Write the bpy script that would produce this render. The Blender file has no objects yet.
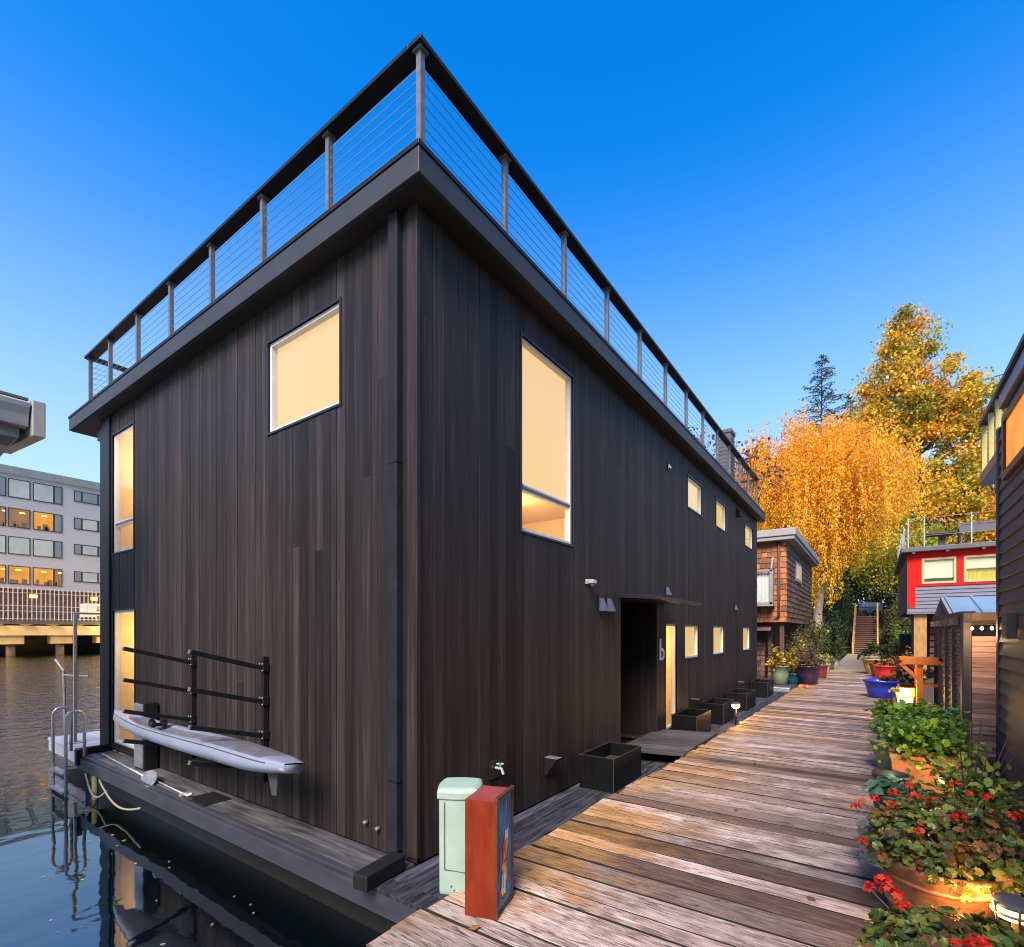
import bpy, math, random
import numpy as np
from mathutils import Vector, Matrix, noise as mnoise

# ------------------------------------------------------------------ camera, sky, sun, exposure
scn = bpy.context.scene
col = scn.collection
R = math.radians
rnd = random.Random(7)
npr = np.random.default_rng(11)

cam_d = bpy.data.cameras.new("camera")
cam = bpy.data.objects.new("camera", cam_d)
col.objects.link(cam)
cam.location = (0, 0, 1.7)
YAW = math.degrees(math.atan((875 - 512) / 509.0))
cam.rotation_euler = (R(90), 0, R(YAW - 90))
cam_d.sensor_width = 36
cam_d.lens = 36 * 509.0 / 1024
cam_d.shift_y = (632 - 473.5) / 1024
cam_d.clip_start = 0.05
cam_d.clip_end = 3000
scn.camera = cam

SUN_AZ, SUN_EL = 254.0, 45.0        # degrees: azimuth clockwise from +Y, elevation
world = bpy.data.worlds.new("World")
scn.world = world
world.use_nodes = True
wn, wl = world.node_tree.nodes, world.node_tree.links
bg = wn["Background"]
sky = wn.new("ShaderNodeTexSky")
sky.sky_type = 'NISHITA'
sky.sun_disc = False
sky.sun_elevation = R(SUN_EL)
sky.sun_rotation = R(SUN_AZ)
sky.altitude = 0
sky.air_density = 1.0
sky.dust_density = 0.6
sky.ozone_density = 3.0
hs = wn.new("ShaderNodeHueSaturation")
hs.inputs['Saturation'].default_value = 1.42
hs.inputs['Hue'].default_value = 0.507
hs.inputs['Value'].default_value = 1.0
wl.new(sky.outputs[0], hs.inputs['Color'])
# paler, slightly lavender air low over the horizon
wtc = wn.new("ShaderNodeTexCoord")
wsx = wn.new("ShaderNodeSeparateXYZ")
wl.new(wtc.outputs['Generated'], wsx.inputs[0])
wmr = wn.new("ShaderNodeMapRange")
wmr.interpolation_type = 'SMOOTHSTEP'
wmr.inputs['From Min'].default_value = -.05
wmr.inputs['From Max'].default_value = .70
wmr.inputs['To Min'].default_value = 1.0
wmr.inputs['To Max'].default_value = 0.0
wl.new(wsx.outputs['Z'], wmr.inputs[0])
wmx = wn.new("ShaderNodeMix")
wmx.data_type = 'RGBA'
wl.new(wmr.outputs[0], wmx.inputs[0])
wl.new(hs.outputs[0], wmx.inputs[6])
wmx.inputs[7].default_value = (1.85, 2.4, 2.75, 1)
wl.new(wmx.outputs[2], bg.inputs[0])
bg.inputs[1].default_value = 0.15

sun_d = bpy.data.lights.new("sun", 'SUN')
sun_d.energy = 3.4
sun_d.angle = R(28)
sun_d.color = (1.0, 0.86, 0.70)
sun = bpy.data.objects.new("sun", sun_d)
col.objects.link(sun)
az = R(SUN_AZ)
sdir = Vector((math.sin(az) * math.cos(R(SUN_EL)), math.cos(az) * math.cos(R(SUN_EL)), math.sin(R(SUN_EL))))
sun.rotation_euler = sdir.to_track_quat('Z', 'Y').to_euler()

scn.view_settings.view_transform = 'Standard'
scn.view_settings.look = 'None'
scn.view_settings.gamma = 1
scn.view_settings.use_curve_mapping = False
scn.view_settings.exposure = 1.32
scn.render.engine = 'CYCLES'
scn.cycles.use_denoising = True
scn.cycles.max_bounces = 6
scn.cycles.transparent_max_bounces = 12
scn.cycles.sample_clamp_indirect = 6
scn.cycles.filter_width = 1.1

# ------------------------------------------------------------------ mesh helpers
W = {}                                   # world position of each parent


class MB:
    def __init__(s):
        s.v, s.f, s.c, s.m = [], [], [], []

    def face(s, pts, c=(.5, .5, .5), m=0):
        n = len(s.v)
        s.v += [tuple(p) for p in pts]
        s.f.append(tuple(range(n, n + len(pts))))
        s.c.append(c)
        s.m.append(m)

    def hexa(s, p, c=(.5, .5, .5), m=0):
        n = len(s.v)
        s.v += [tuple(q) for q in p]
        for q in ((0, 3, 2, 1), (4, 5, 6, 7), (0, 1, 5, 4), (1, 2, 6, 5), (2, 3, 7, 6), (3, 0, 4, 7)):
            s.f.append(tuple(n + i for i in q))
            s.c.append(c)
            s.m.append(m)

    def box(s, x0, x1, y0, y1, z0, z1, c=(.5, .5, .5), m=0):
        if x0 > x1: x0, x1 = x1, x0
        if y0 > y1: y0, y1 = y1, y0
        if z0 > z1: z0, z1 = z1, z0
        s.hexa([(x0, y0, z0), (x1, y0, z0), (x1, y1, z0), (x0, y1, z0),
                (x0, y0, z1), (x1, y0, z1), (x1, y1, z1), (x0, y1, z1)], c, m)

    def obox(s, cen, size, rot, c=(.5, .5, .5), m=0):
        """box of full size (sx,sy,sz) turned by matrix rot about its centre"""
        cen = Vector(cen)
        h = [d / 2 for d in size]
        p = [(-1, -1, -1), (1, -1, -1), (1, 1, -1), (-1, 1, -1), (-1, -1, 1), (1, -1, 1), (1, 1, 1), (-1, 1, 1)]
        s.hexa([cen + rot @ Vector((a * h[0], b * h[1], d * h[2])) for a, b, d in p], c, m)

    def beam(s, a, b, w, h, c=(.5, .5, .5), m=0, up=(0, 0, 1)):
        a, b = Vector(a), Vector(b)
        d = (b - a)
        L = d.length
        d.normalize()
        up = Vector(up)
        sd = d.cross(up)
        if sd.length < 1e-4: sd = d.cross(Vector((1, 0, 0)))
        sd.normalize()
        u = sd.cross(d)
        rot = Matrix((d, sd, u)).transposed()
        s.obox((a + b) / 2, (L, w, h), rot, c, m)

    def tube(s, pts, rad, n=8, c=(.5, .5, .5), m=0, cap=True):
        pts = [Vector(p) for p in pts]
        k = len(pts)
        if not hasattr(rad, '__len__'): rad = [rad] * k
        base = len(s.v)
        t0 = (pts[1] - pts[0]).normalized()
        ref = Vector((0, 0, 1)) if abs(t0.z) < .9 else Vector((1, 0, 0))
        u = t0.cross(ref).normalized()
        for i, p in enumerate(pts):
            t = (pts[min(i + 1, k - 1)] - pts[max(i - 1, 0)]).normalized()
            u = (u - t * u.dot(t))
            if u.length < 1e-5: u = t.cross(Vector((0, 1, 0)))
            u.normalize()
            w = t.cross(u)
            for j in range(n):
                a = 2 * math.pi * j / n
                s.v.append(tuple(p + (u * math.cos(a) + w * math.sin(a)) * rad[i]))
        for i in range(k - 1):
            for j in range(n):
                j2 = (j + 1) % n
                s.f.append((base + i * n + j, base + i * n + j2, base + (i + 1) * n + j2, base + (i + 1) * n + j))
                s.c.append(c)
                s.m.append(m)
        if cap:
            s.f.append(tuple(base + j for j in reversed(range(n))))
            s.f.append(tuple(base + (k - 1) * n + j for j in range(n)))
            s.c += [c, c]
            s.m += [m, m]

    def lathe(s, prof, cen, n=24, c=(.5, .5, .5), m=0, sx=1, sy=1, rotz=0, sq=0):
        """profile of (r,z); sq>0 pushes the round plan towards a rounded square"""
        base = len(s.v)
        for r, z in prof:
            for j in range(n):
                a = 2 * math.pi * j / n
                ca_, sa_ = math.cos(a), math.sin(a)
                k = 1.0
                if sq: k = (1 - sq) + sq / max(abs(ca_), abs(sa_))
                x, y = r * k * ca_ * sx, r * k * sa_ * sy
                s.v.append((cen[0] + x * math.cos(rotz) - y * math.sin(rotz), cen[1] + x * math.sin(rotz) + y * math.cos(rotz), cen[2] + z))
        for i in range(len(prof) - 1):
            for j in range(n):
                j2 = (j + 1) % n
                s.f.append((base + i * n + j, base + i * n + j2, base + (i + 1) * n + j2, base + (i + 1) * n + j))
                s.c.append(c)
                s.m.append(m)
        if prof[0][0] > 1e-4:
            s.f.append(tuple(base + j for j in reversed(range(n)))); s.c.append(c); s.m.append(m)
        if prof[-1][0] > 1e-4:
            q = base + (len(prof) - 1) * n
            s.f.append(tuple(q + j for j in range(n))); s.c.append(c); s.m.append(m)

    def build(s, name, mats, parent=None, smooth=False, bevel=0, weld=False):
        me = bpy.data.meshes.new(name)
        off = W.get(parent.name, Vector((0, 0, 0))) if parent else Vector((0, 0, 0))
        me.from_pydata([(a - off[0], b - off[1], d - off[2]) for a, b, d in s.v], [], s.f)
        if not isinstance(mats, (list, tuple)): mats = [mats]
        for k in mats: me.materials.append(k)
        if any(s.m): me.polygons.foreach_set('material_index', s.m)
        at = me.color_attributes.new('Col', 'FLOAT_COLOR', 'CORNER')
        cc = np.array(s.c, dtype=np.float32)
        cnt = np.array([len(q) for q in s.f])
        cc = np.repeat(cc, cnt, axis=0)
        at.data.foreach_set('color', np.concatenate([cc, np.ones((len(cc), 1), np.float32)], 1).ravel())
        if smooth: me.polygons.foreach_set('use_smooth', [True] * len(me.polygons))
        me.update()
        o = bpy.data.objects.new(name, me)
        col.objects.link(o)
        if parent:
            o.parent = parent
            W[o.name] = off.copy()
        if bevel:
            b = o.modifiers.new('bevel', 'BEVEL')
            b.width = bevel
            b.segments = 2
            b.limit_method = 'ANGLE'
            b.angle_limit = R(40)
        return o


def tag(o, label, cat, group=None, kind=None):
    o['label'] = label
    o['category'] = cat
    if group: o['group'] = group
    if kind: o['kind'] = kind
    return o


def thing(name, label, cat, loc=(0, 0, 0), group=None):
    o = bpy.data.objects.new(name, None)
    col.objects.link(o)
    o.location = loc
    o.empty_display_size = .2
    W[o.name] = Vector(loc)
    return tag(o, label, cat, group)


def struct(o, kind='structure'):
    o['kind'] = kind
    return o


def copy_tree(o, parent=None):
    c = o.copy()
    col.objects.link(c)
    if parent: c.parent = parent
    for ch in [k for k in o.children]: copy_tree(ch, c)
    return c


# ------------------------------------------------------------------ material helpers
def newmat(name):
    m = bpy.data.materials.new(name)
    m.use_nodes = True
    nt = m.node_tree
    return m, nt, nt.nodes['Principled BSDF']


def setp(b, rough=.6, metal=0.0, spec=.5, coat=0.0):
    b.inputs['Roughness'].default_value = rough
    b.inputs['Metallic'].default_value = metal
    b.inputs['Specular IOR Level'].default_value = spec
    if coat:
        b.inputs['Coat Weight'].default_value = coat
        b.inputs['Coat Roughness'].default_value = .15


def surf(name, c1, c2=None, scale=6, stretch=(1, 1, 1), rough=.6, metal=0.0, spec=.5, bump=0.0, attr=0.0, dirt=None, rvar=0.0, coat=0.0, detail=6):
    """noise between two base colours; attr>0 lets the Col attribute vary the brightness and shift the pattern per piece"""
    m, nt, b = newmat(name)
    N, L = nt.nodes, nt.links
    setp(b, rough, metal, spec, coat)
    c2 = c2 or tuple(k * .75 for k in c1)
    tc = N.new('ShaderNodeTexCoord')
    mp = N.new('ShaderNodeMapping')
    mp.inputs['Scale'].default_value = stretch
    L.new(tc.outputs['Object'], mp.inputs['Vector'])
    vec = mp.outputs['Vector']
    if attr:
        at = N.new('ShaderNodeAttribute')
        at.attribute_name = 'Col'
        sp = N.new('ShaderNodeSeparateColor')
        L.new(at.outputs['Color'], sp.inputs[0])
        sc = N.new('ShaderNodeVectorMath'); sc.operation = 'SCALE'
        L.new(at.outputs['Color'], sc.inputs[0]); sc.inputs['Scale'].default_value = 37.0
        ad = N.new('ShaderNodeVectorMath'); ad.operation = 'ADD'
        L.new(vec, ad.inputs[0]); L.new(sc.outputs[0], ad.inputs[1])
        vec = ad.outputs[0]
    nz = N.new('ShaderNodeTexNoise')
    nz.inputs['Scale'].default_value = scale
    nz.inputs['Detail'].default_value = detail
    nz.inputs['Roughness'].default_value = .62
    L.new(vec, nz.inputs['Vector'])
    rp = N.new('ShaderNodeValToRGB')
    rp.color_ramp.elements[0].position = .32
    rp.color_ramp.elements[1].position = .68
    rp.color_ramp.elements[0].color = (*c2, 1)
    rp.color_ramp.elements[1].color = (*c1, 1)
    L.new(nz.outputs['Fac'], rp.inputs[0])
    out = rp.outputs[0]
    if dirt:
        n2 = N.new('ShaderNodeTexNoise'); n2.inputs['Scale'].default_value = scale * .23; n2.inputs['Detail'].default_value = 8
        L.new(tc.outputs['Object'], n2.inputs['Vector'])
        r2 = N.new('ShaderNodeValToRGB'); r2.color_ramp.elements[0].position = .5; r2.color_ramp.elements[1].position = .72
        L.new(n2.outputs['Fac'], r2.inputs[0])
        mx = N.new('ShaderNodeMix'); mx.data_type = 'RGBA'
        L.new(r2.outputs[0], mx.inputs[0]); L.new(out, mx.inputs[6]); mx.inputs[7].default_value = (*dirt, 1)
        out = mx.outputs[2]
    if attr:
        mr = N.new('ShaderNodeMapRange')
        mr.inputs['To Min'].default_value = 1 - attr; mr.inputs['To Max'].default_value = 1 + attr
        L.new(sp.outputs[0], mr.inputs[0])
        mu = N.new('ShaderNodeVectorMath'); mu.operation = 'SCALE'
        L.new(out, mu.inputs[0]); L.new(mr.outputs[0], mu.inputs['Scale'])
        out = mu.outputs[0]
    L.new(out, b.inputs['Base Color'])
    if rvar:
        m3 = N.new('ShaderNodeMapRange'); m3.inputs['To Min'].default_value = max(0.02, rough - rvar); m3.inputs['To Max'].default_value = min(1, rough + rvar)
        L.new(nz.outputs['Fac'], m3.inputs[0]); L.new(m3.outputs[0], b.inputs['Roughness'])
    if bump:
        bp = N.new('ShaderNodeBump'); bp.inputs['Strength'].default_value = bump; bp.inputs['Distance'].default_value = .01
        L.new(nz.outputs['Fac'], bp.inputs['Height']); L.new(bp.outputs[0], b.inputs['Normal'])
    return m


def emis(name, color, strength, c2=None, scale=2.0):
    m, nt, b = newmat(name)
    b.inputs['Base Color'].default_value = (*[min(.8, k) * .08 for k in color], 1)
    b.inputs['Emission Color'].default_value = (*color, 1)
    b.inputs['Emission Strength'].default_value = strength
    setp(b, .5)
    if c2:
        N, L = nt.nodes, nt.links
        tc = N.new('ShaderNodeTexCoord'); nz = N.new('ShaderNodeTexNoise'); nz.inputs['Scale'].default_value = scale; nz.inputs['Detail'].default_value = 1
        L.new(tc.outputs['Object'], nz.inputs['Vector'])
        mx = N.new('ShaderNodeMix'); mx.data_type = 'RGBA'
        mr = N.new('ShaderNodeMapRange'); mr.inputs['From Min'].default_value = .3; mr.inputs['From Max'].default_value = .7
        L.new(nz.outputs['Fac'], mr.inputs[0]); L.new(mr.outputs[0], mx.inputs[0])
        mx.inputs[6].default_value = (*color, 1); mx.inputs[7].default_value = (*c2, 1)
        L.new(mx.outputs[2], b.inputs['Emission Color'])
    return m


def leafmat(name, gloss=.45, trans=.45):
    """leaf colour comes from the Col attribute: every leaf has its own"""
    m, nt, b = newmat(name)
    N, L = nt.nodes, nt.links
    at = N.new('ShaderNodeAttribute'); at.attribute_name = 'Col'
    L.new(at.outputs['Color'], b.inputs['Base Color'])
    setp(b, gloss, 0, .3)
    tr = N.new('ShaderNodeBsdfTranslucent')
    L.new(at.outputs['Color'], tr.inputs['Color'])
    mx = N.new('ShaderNodeMixShader'); mx.inputs[0].default_value = trans
    L.new(b.outputs[0], mx.inputs[1]); L.new(tr.outputs[0], mx.inputs[2])
    L.new(mx.outputs[0], N['Material Output'].inputs['Surface'])
    return m


def glassmat(name, tint=(1, 1, 1), refl=1.5):
    m, nt, b = newmat(name)
    N, L = nt.nodes, nt.links
    N.remove(b)
    t = N.new('ShaderNodeBsdfTransparent'); t.inputs[0].default_value = (*tint, 1)
    g = N.new('ShaderNodeBsdfGlossy'); g.inputs['Roughness'].default_value = .015
    fr = N.new('ShaderNodeFresnel'); fr.inputs['IOR'].default_value = refl
    mx = N.new('ShaderNodeMixShader')
    ge = N.new('ShaderNodeNewGeometry')
    sb = N.new('ShaderNodeMath'); sb.operation = 'SUBTRACT'; sb.inputs[0].default_value = 1.0; L.new(ge.outputs['Backfacing'], sb.inputs[1])
    mu = N.new('ShaderNodeMath'); mu.operation = 'MULTIPLY'; L.new(fr.outputs[0], mu.inputs[0]); L.new(sb.outputs[0], mu.inputs[1])
    L.new(mu.outputs[0], mx.inputs[0]); L.new(t.outputs[0], mx.inputs[1]); L.new(g.outputs[0], mx.inputs[2])
    L.new(mx.outputs[0], N['Material Output'].inputs['Surface'])
    return m


def siding_mat(name):
    m, nt, b = newmat(name)
    N, L = nt.nodes, nt.links
    setp(b, .6, 0, .18)
    tc = N.new('ShaderNodeTexCoord')
    at = N.new('ShaderNodeAttribute'); at.attribute_name = 'Col'
    sp = N.new('ShaderNodeSeparateColor'); L.new(at.outputs['Color'], sp.inputs[0])
    sc = N.new('ShaderNodeVectorMath'); sc.operation = 'SCALE'; sc.inputs['Scale'].default_value = 53.0
    L.new(at.outputs['Color'], sc.inputs[0])
    mp = N.new('ShaderNodeMapping'); mp.inputs['Scale'].default_value = (22, 22, .8)
    L.new(tc.outputs['Object'], mp.inputs['Vector'])
    ad = N.new('ShaderNodeVectorMath'); ad.operation = 'ADD'
    L.new(mp.outputs[0], ad.inputs[0]); L.new(sc.outputs[0], ad.inputs[1])
    nz = N.new('ShaderNodeTexNoise'); nz.inputs['Scale'].default_value = 1; nz.inputs['Detail'].default_value = 7; nz.inputs['Roughness'].default_value = .65
    L.new(ad.outputs[0], nz.inputs['Vector'])
    rp = N.new('ShaderNodeValToRGB')
    e = rp.color_ramp.elements
    e[0].position = .22; e[0].color = (.0115, .0096, .0097, 1)
    e[1].position = .85; e[1].color = (.054, .043, .040, 1)
    k = e.new(.52); k.color = (.0200, .0160, .0155, 1)
    L.new(nz.outputs['Fac'], rp.inputs[0])
    # per board brightness
    mr = N.new('ShaderNodeMapRange'); mr.inputs['To Min'].default_value = .60; mr.inputs['To Max'].default_value = 1.62
    L.new(sp.outputs[0], mr.inputs[0])
    mu = N.new('ShaderNodeVectorMath'); mu.operation = 'SCALE'
    L.new(rp.outputs[0], mu.inputs[0]); L.new(mr.outputs[0], mu.inputs['Scale'])
    # pale mineral specks and drips, sparse
    mp2 = N.new('ShaderNodeMapping'); mp2.inputs['Scale'].default_value = (16, 16, 5)
    L.new(tc.outputs['Object'], mp2.inputs['Vector'])
    n2 = N.new('ShaderNodeTexNoise'); n2.inputs['Scale'].default_value = 1.6; n2.inputs['Detail'].default_value = 9; n2.inputs['Roughness'].default_value = .75
    L.new(mp2.outputs[0], n2.inputs['Vector'])
    r2 = N.new('ShaderNodeValToRGB'); r2.color_ramp.elements[0].position = .70; r2.color_ramp.elements[1].position = .78
    L.new(n2.outputs['Fac'], r2.inputs[0])
    mx = N.new('ShaderNodeMix'); mx.data_type = 'RGBA'
    mf = N.new('ShaderNodeMath'); mf.operation = 'MULTIPLY'; mf.inputs[1].default_value = .75
    L.new(r2.outputs[0], mf.inputs[0]); L.new(mf.outputs[0], mx.inputs[0])
    L.new(mu.outputs[0], mx.inputs[6]); mx.inputs[7].default_value = (.16, .15, .15, 1)
    L.new(mx.outputs[2], b.inputs['Base Color'])
    m3 = N.new('ShaderNodeMapRange'); m3.inputs['To Min'].default_value = .42; m3.inputs['To Max'].default_value = .75
    L.new(nz.outputs['Fac'], m3.inputs[0]); L.new(m3.outputs[0], b.inputs['Roughness'])
    bp = N.new('ShaderNodeBump'); bp.inputs['Strength'].default_value = .35; bp.inputs['Distance'].default_value = .006
    L.new(nz.outputs['Fac'], bp.inputs['Height']); L.new(bp.outputs[0], b.inputs['Normal'])
    return m


def dock_mat(name):
    """weathered planks: grain along Y, knots, brown and ochre stain, worn silver"""
    m, nt, b = newmat(name)
    N, L = nt.nodes, nt.links
    setp(b, .6, 0, .4)
    tc = N.new('ShaderNodeTexCoord')
    at = N.new('ShaderNodeAttribute'); at.attribute_name = 'Col'
    sp = N.new('ShaderNodeSeparateColor'); L.new(at.outputs['Color'], sp.inputs[0])
    sc = N.new('ShaderNodeVectorMath'); sc.operation = 'SCALE'; sc.inputs['Scale'].default_value = 61.0
    L.new(at.outputs['Color'], sc.inputs[0])

    def noise(scale_vec, sc_, det, ro, shift=True, dist=0.0):
        mp = N.new('ShaderNodeMapping'); mp.inputs['Scale'].default_value = scale_vec
        L.new(tc.outputs['Object'], mp.inputs['Vector'])
        v = mp.outputs[0]
        if shift:
            ad = N.new('ShaderNodeVectorMath'); ad.operation = 'ADD'
            L.new(v, ad.inputs[0]); L.new(sc.outputs[0], ad.inputs[1]); v = ad.outputs[0]
        nz = N.new('ShaderNodeTexNoise'); nz.inputs['Scale'].default_value = sc_; nz.inputs['Detail'].default_value = det
        nz.inputs['Roughness'].default_value = ro; nz.inputs['Distortion'].default_value = dist
        L.new(v, nz.inputs['Vector'])
        return nz.outputs['Fac']

    def ramp(fac, stops):
        rp = N.new('ShaderNodeValToRGB'); e = rp.color_ramp.elements
        e[0].position, e[0].color = stops[0][0], (*stops[0][1], 1)
        e[1].position, e[1].color = stops[-1][0], (*stops[-1][1], 1)
        for p_, c_ in stops[1:-1]:
            q = e.new(p_); q.color = (*c_, 1)
        L.new(fac, rp.inputs[0])
        return rp.outputs[0]

    def mix(fac, a, b_, mode='MIX'):
        mx = N.new('ShaderNodeMix'); mx.data_type = 'RGBA'; mx.blend_type = mode
        if hasattr(fac, 'links'): L.new(fac, mx.inputs[0])
        else: mx.inputs[0].default_value = fac
        for s_, k in ((a, 6), (b_, 7)):
            if hasattr(s_, 'links'): L.new(s_, mx.inputs[k])
            else: mx.inputs[k].default_value = (*s_, 1)
        return mx.outputs[2]

    grain = noise((42, 2.6, 42), 1.0, 7, .66, True, .9)
    fine = noise((95, 7.0, 95), 1.0, 5, .6)
    blot = noise((4.5, 2.2, 4.5), 1.0, 7, .66)
    big = noise((.55, .8, 1), 1.0, 4, .55, False)
    silver = ramp(grain, [(.22, (.105, .070, .062)), (.42, (.34, .258, .235)), (.68, (.585, .485, .445))])
    brown = ramp(grain, [(.22, (.032, .017, .011)), (.5, (.105, .057, .038)), (.78, (.26, .158, .105))])
    ochre = ramp(grain, [(.25, (.11, .050, .015)), (.5, (.36, .185, .055)), (.78, (.58, .36, .16))])
    f1 = ramp(blot, [(.40, (0, 0, 0)), (.62, (1, 1, 1))])
    # plank green channel shifts a plank towards brown
    pl = N.new('ShaderNodeMapRange'); pl.inputs['From Min'].default_value = .42; pl.inputs['From Max'].default_value = 1.0
    L.new(sp.outputs[1], pl.inputs[0])
    a1 = N.new('ShaderNodeMath'); a1.operation = 'MAXIMUM'; a1.use_clamp = True
    sf = N.new('ShaderNodeMath'); sf.operation = 'MULTIPLY'; sf.inputs[1].default_value = .80
    L.new(f1, sf.inputs[0]); L.new(sf.outputs[0], a1.inputs[0]); L.new(pl.outputs[0], a1.inputs[1])
    c = mix(a1.outputs[0], silver, brown)
    # ochre algae / tannin stain: blotchy, stronger along the wet house-side edge
    sx = N.new('ShaderNodeSeparateXYZ'); L.new(tc.outputs['Object'], sx.inputs[0])
    ed = N.new('ShaderNodeMapRange'); ed.inputs['From Min'].default_value = .7; ed.inputs['From Max'].default_value = 2.2
    ed.inputs['To Min'].default_value = -.06; ed.inputs['To Max'].default_value = .24
    L.new(sx.outputs['Y'], ed.inputs[0])
    s2 = N.new('ShaderNodeMath'); s2.operation = 'ADD'
    L.new(big, s2.inputs[0]); L.new(ed.outputs[0], s2.inputs[1])
    s3 = N.new('ShaderNodeMath'); s3.operation = 'MULTIPLY_ADD'; s3.inputs[1].default_value = .5
    L.new(blot, s3.inputs[0]); L.new(s2.outputs[0], s3.inputs[2])
    f2 = ramp(s3.outputs[0], [(.78, (0, 0, 0)), (1.02, (.8, .8, .8))])
    c = mix(f2, c, ochre)
    # knots
    vo = N.new('ShaderNodeTexVoronoi'); vo.inputs['Scale'].default_value = 1.0
    mp = N.new('ShaderNodeMapping'); mp.inputs['Scale'].default_value = (5.2, 3.0, 5.2); L.new(tc.outputs['Object'], mp.inputs['Vector'])
    L.new(mp.outputs[0], vo.inputs['Vector'])
    fk = ramp(vo.outputs['Distance'], [(.03, (.8, .8, .8)), (.075, (0, 0, 0))])
    c = mix(fk, c, (.045, .026, .02))
    # fine dark checks in the grain
    ff = ramp(fine, [(.37, (.9, .9, .9)), (.47, (0, 0, 0))])
    c = mix(ff, c, (.05, .032, .028))
    # per plank brightness
    mr = N.new('ShaderNodeMapRange'); mr.inputs['To Min'].default_value = .62; mr.inputs['To Max'].default_value = 1.30
    L.new(sp.outputs[0], mr.inputs[0])
    mu = N.new('ShaderNodeVectorMath'); mu.operation = 'SCALE'
    L.new(c, mu.inputs[0]); L.new(mr.outputs[0], mu.inputs['Scale'])
    L.new(mu.outputs[0], b.inputs['Base Color'])
    m3 = N.new('ShaderNodeMapRange'); m3.inputs['To Min'].default_value = .38; m3.inputs['To Max'].default_value = .8
    L.new(grain, m3.inputs[0]); L.new(m3.outputs[0], b.inputs['Roughness'])
    hb = N.new('ShaderNodeMath'); hb.operation = 'MULTIPLY_ADD'; hb.inputs[1].default_value = .25
    L.new(fine, hb.inputs[0]); L.new(grain, hb.inputs[2])
    bp = N.new('ShaderNodeBump'); bp.inputs['Strength'].default_value = .9; bp.inputs['Distance'].default_value = .010
    L.new(hb.outputs[0], bp.inputs['Height']); L.new(bp.outputs[0], b.inputs['Normal'])
    return m


def water_mat(name):
    m, nt, b = newmat(name)
    N, L = nt.nodes, nt.links
    b.inputs['Base Color'].default_value = (.0012, .0025, .0035, 1)
    setp(b, .025, 0, .5)
    b.inputs['IOR'].default_value = 2.7
    tc = N.new('ShaderNodeTexCoord')
    sx = N.new('ShaderNodeSeparateXYZ'); L.new(tc.outputs['Object'], sx.inputs[0])
    mp = N.new('ShaderNodeMapping'); mp.inputs['Scale'].default_value = (1.3, 2.4, 1); mp.inputs['Rotation'].default_value = (0, 0, R(-25))
    L.new(tc.outputs['Object'], mp.inputs['Vector'])
    n1 = N.new('ShaderNodeTexNoise'); n1.inputs['Scale'].default_value = 1.5; n1.inputs['Detail'].default_value = 4; n1.inputs['Distortion'].default_value = .5
    L.new(mp.outputs[0], n1.inputs['Vector'])
    n2 = N.new('ShaderNodeTexNoise'); n2.inputs['Scale'].default_value = .35; n2.inputs['Detail'].default_value = 3
    L.new(mp.outputs[0], n2.inputs['Vector'])
    # sheltered next to the house, wind ripples further out
    mr = N.new('ShaderNodeMapRange'); mr.interpolation_type = 'SMOOTHSTEP'
    mr.inputs['From Min'].default_value = 11.0; mr.inputs['From Max'].default_value = 21.0
    mr.inputs['To Min'].default_value = .03; mr.inputs['To Max'].default_value = 1.0
    wob = N.new('ShaderNodeMath'); wob.operation = 'MULTIPLY_ADD'; wob.inputs[1].default_value = 5.0
    L.new(n2.outputs['Fac'], wob.inputs[0]); L.new(sx.outputs['Y'], wob.inputs[2])
    L.new(wob.outputs[0], mr.inputs[0])
    b1 = N.new('ShaderNodeBump'); b1.inputs['Distance'].default_value = .055
    L.new(mr.outputs[0], b1.inputs['Strength']); L.new(n1.outputs['Fac'], b1.inputs['Height'])
    b2 = N.new('ShaderNodeBump'); b2.inputs['Strength'].default_value = .06; b2.inputs['Distance'].default_value = .25
    L.new(n2.outputs['Fac'], b2.inputs['Height']); L.new(b1.outputs[0], b2.inputs['Normal'])
    L.new(b2.outputs[0], b.inputs['Normal'])
    return m


M = {}
M['siding'] = siding_mat('charred_siding')
M['dock'] = dock_mat('weathered_plank')
M['water'] = water_mat('harbour_water')
M['black_metal'] = surf('black_metal', (.013, .013, .0145), (.008, .008, .0095), 9, rough=.45, metal=.0, spec=.25, rvar=.12)
M['fascia'] = surf('fascia_metal', (.040, .041, .046), (.030, .031, .035), 3, rough=.5, spec=.22, rvar=.08)
M['soffit'] = surf('soffit', (.014, .012, .012), (.008, .007, .007), 8, (1, 20, 20), rough=.6)
M['steel_grey'] = surf('steel_grey', (.15, .155, .165), (.10, .105, .112), 14, rough=.42, metal=.25, rvar=.12)
M['post_steel'] = surf('post_steel', (.24, .23, .23), (.17, .165, .165), 10, rough=.5, metal=.2)
M['stainless'] = surf('stainless', (.60, .57, .54), (.46, .44, .42), 20, rough=.32, metal=.45, rvar=.1)
M['galv'] = surf('galvanised', (.44, .46, .50), (.30, .32, .36), 12, rough=.42, metal=.75, rvar=.15, dirt=(.20, .19, .19))
M['cable'] = surf('cable', (.32, .34, .38), (.25, .26, .30), 30, rough=.35, metal=.6)
M['alu_frame'] = surf('window_frame_white', (.56, .56, .57), (.48, .48, .49), 8, rough=.4)
M['black_trim'] = surf('black_trim', (.012, .012, .013), (.008, .008, .009), 8, rough=.4)
M['glass'] = glassmat('window_glass')
M['glass_dark'] = glassmat('window_glass_reflective', (.8, .85, .85), 2.3)
M['blind'] = emis('lit_roller_blind', (1.0, .62, .22), .385, (1.0, .66, .27), .9)
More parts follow.
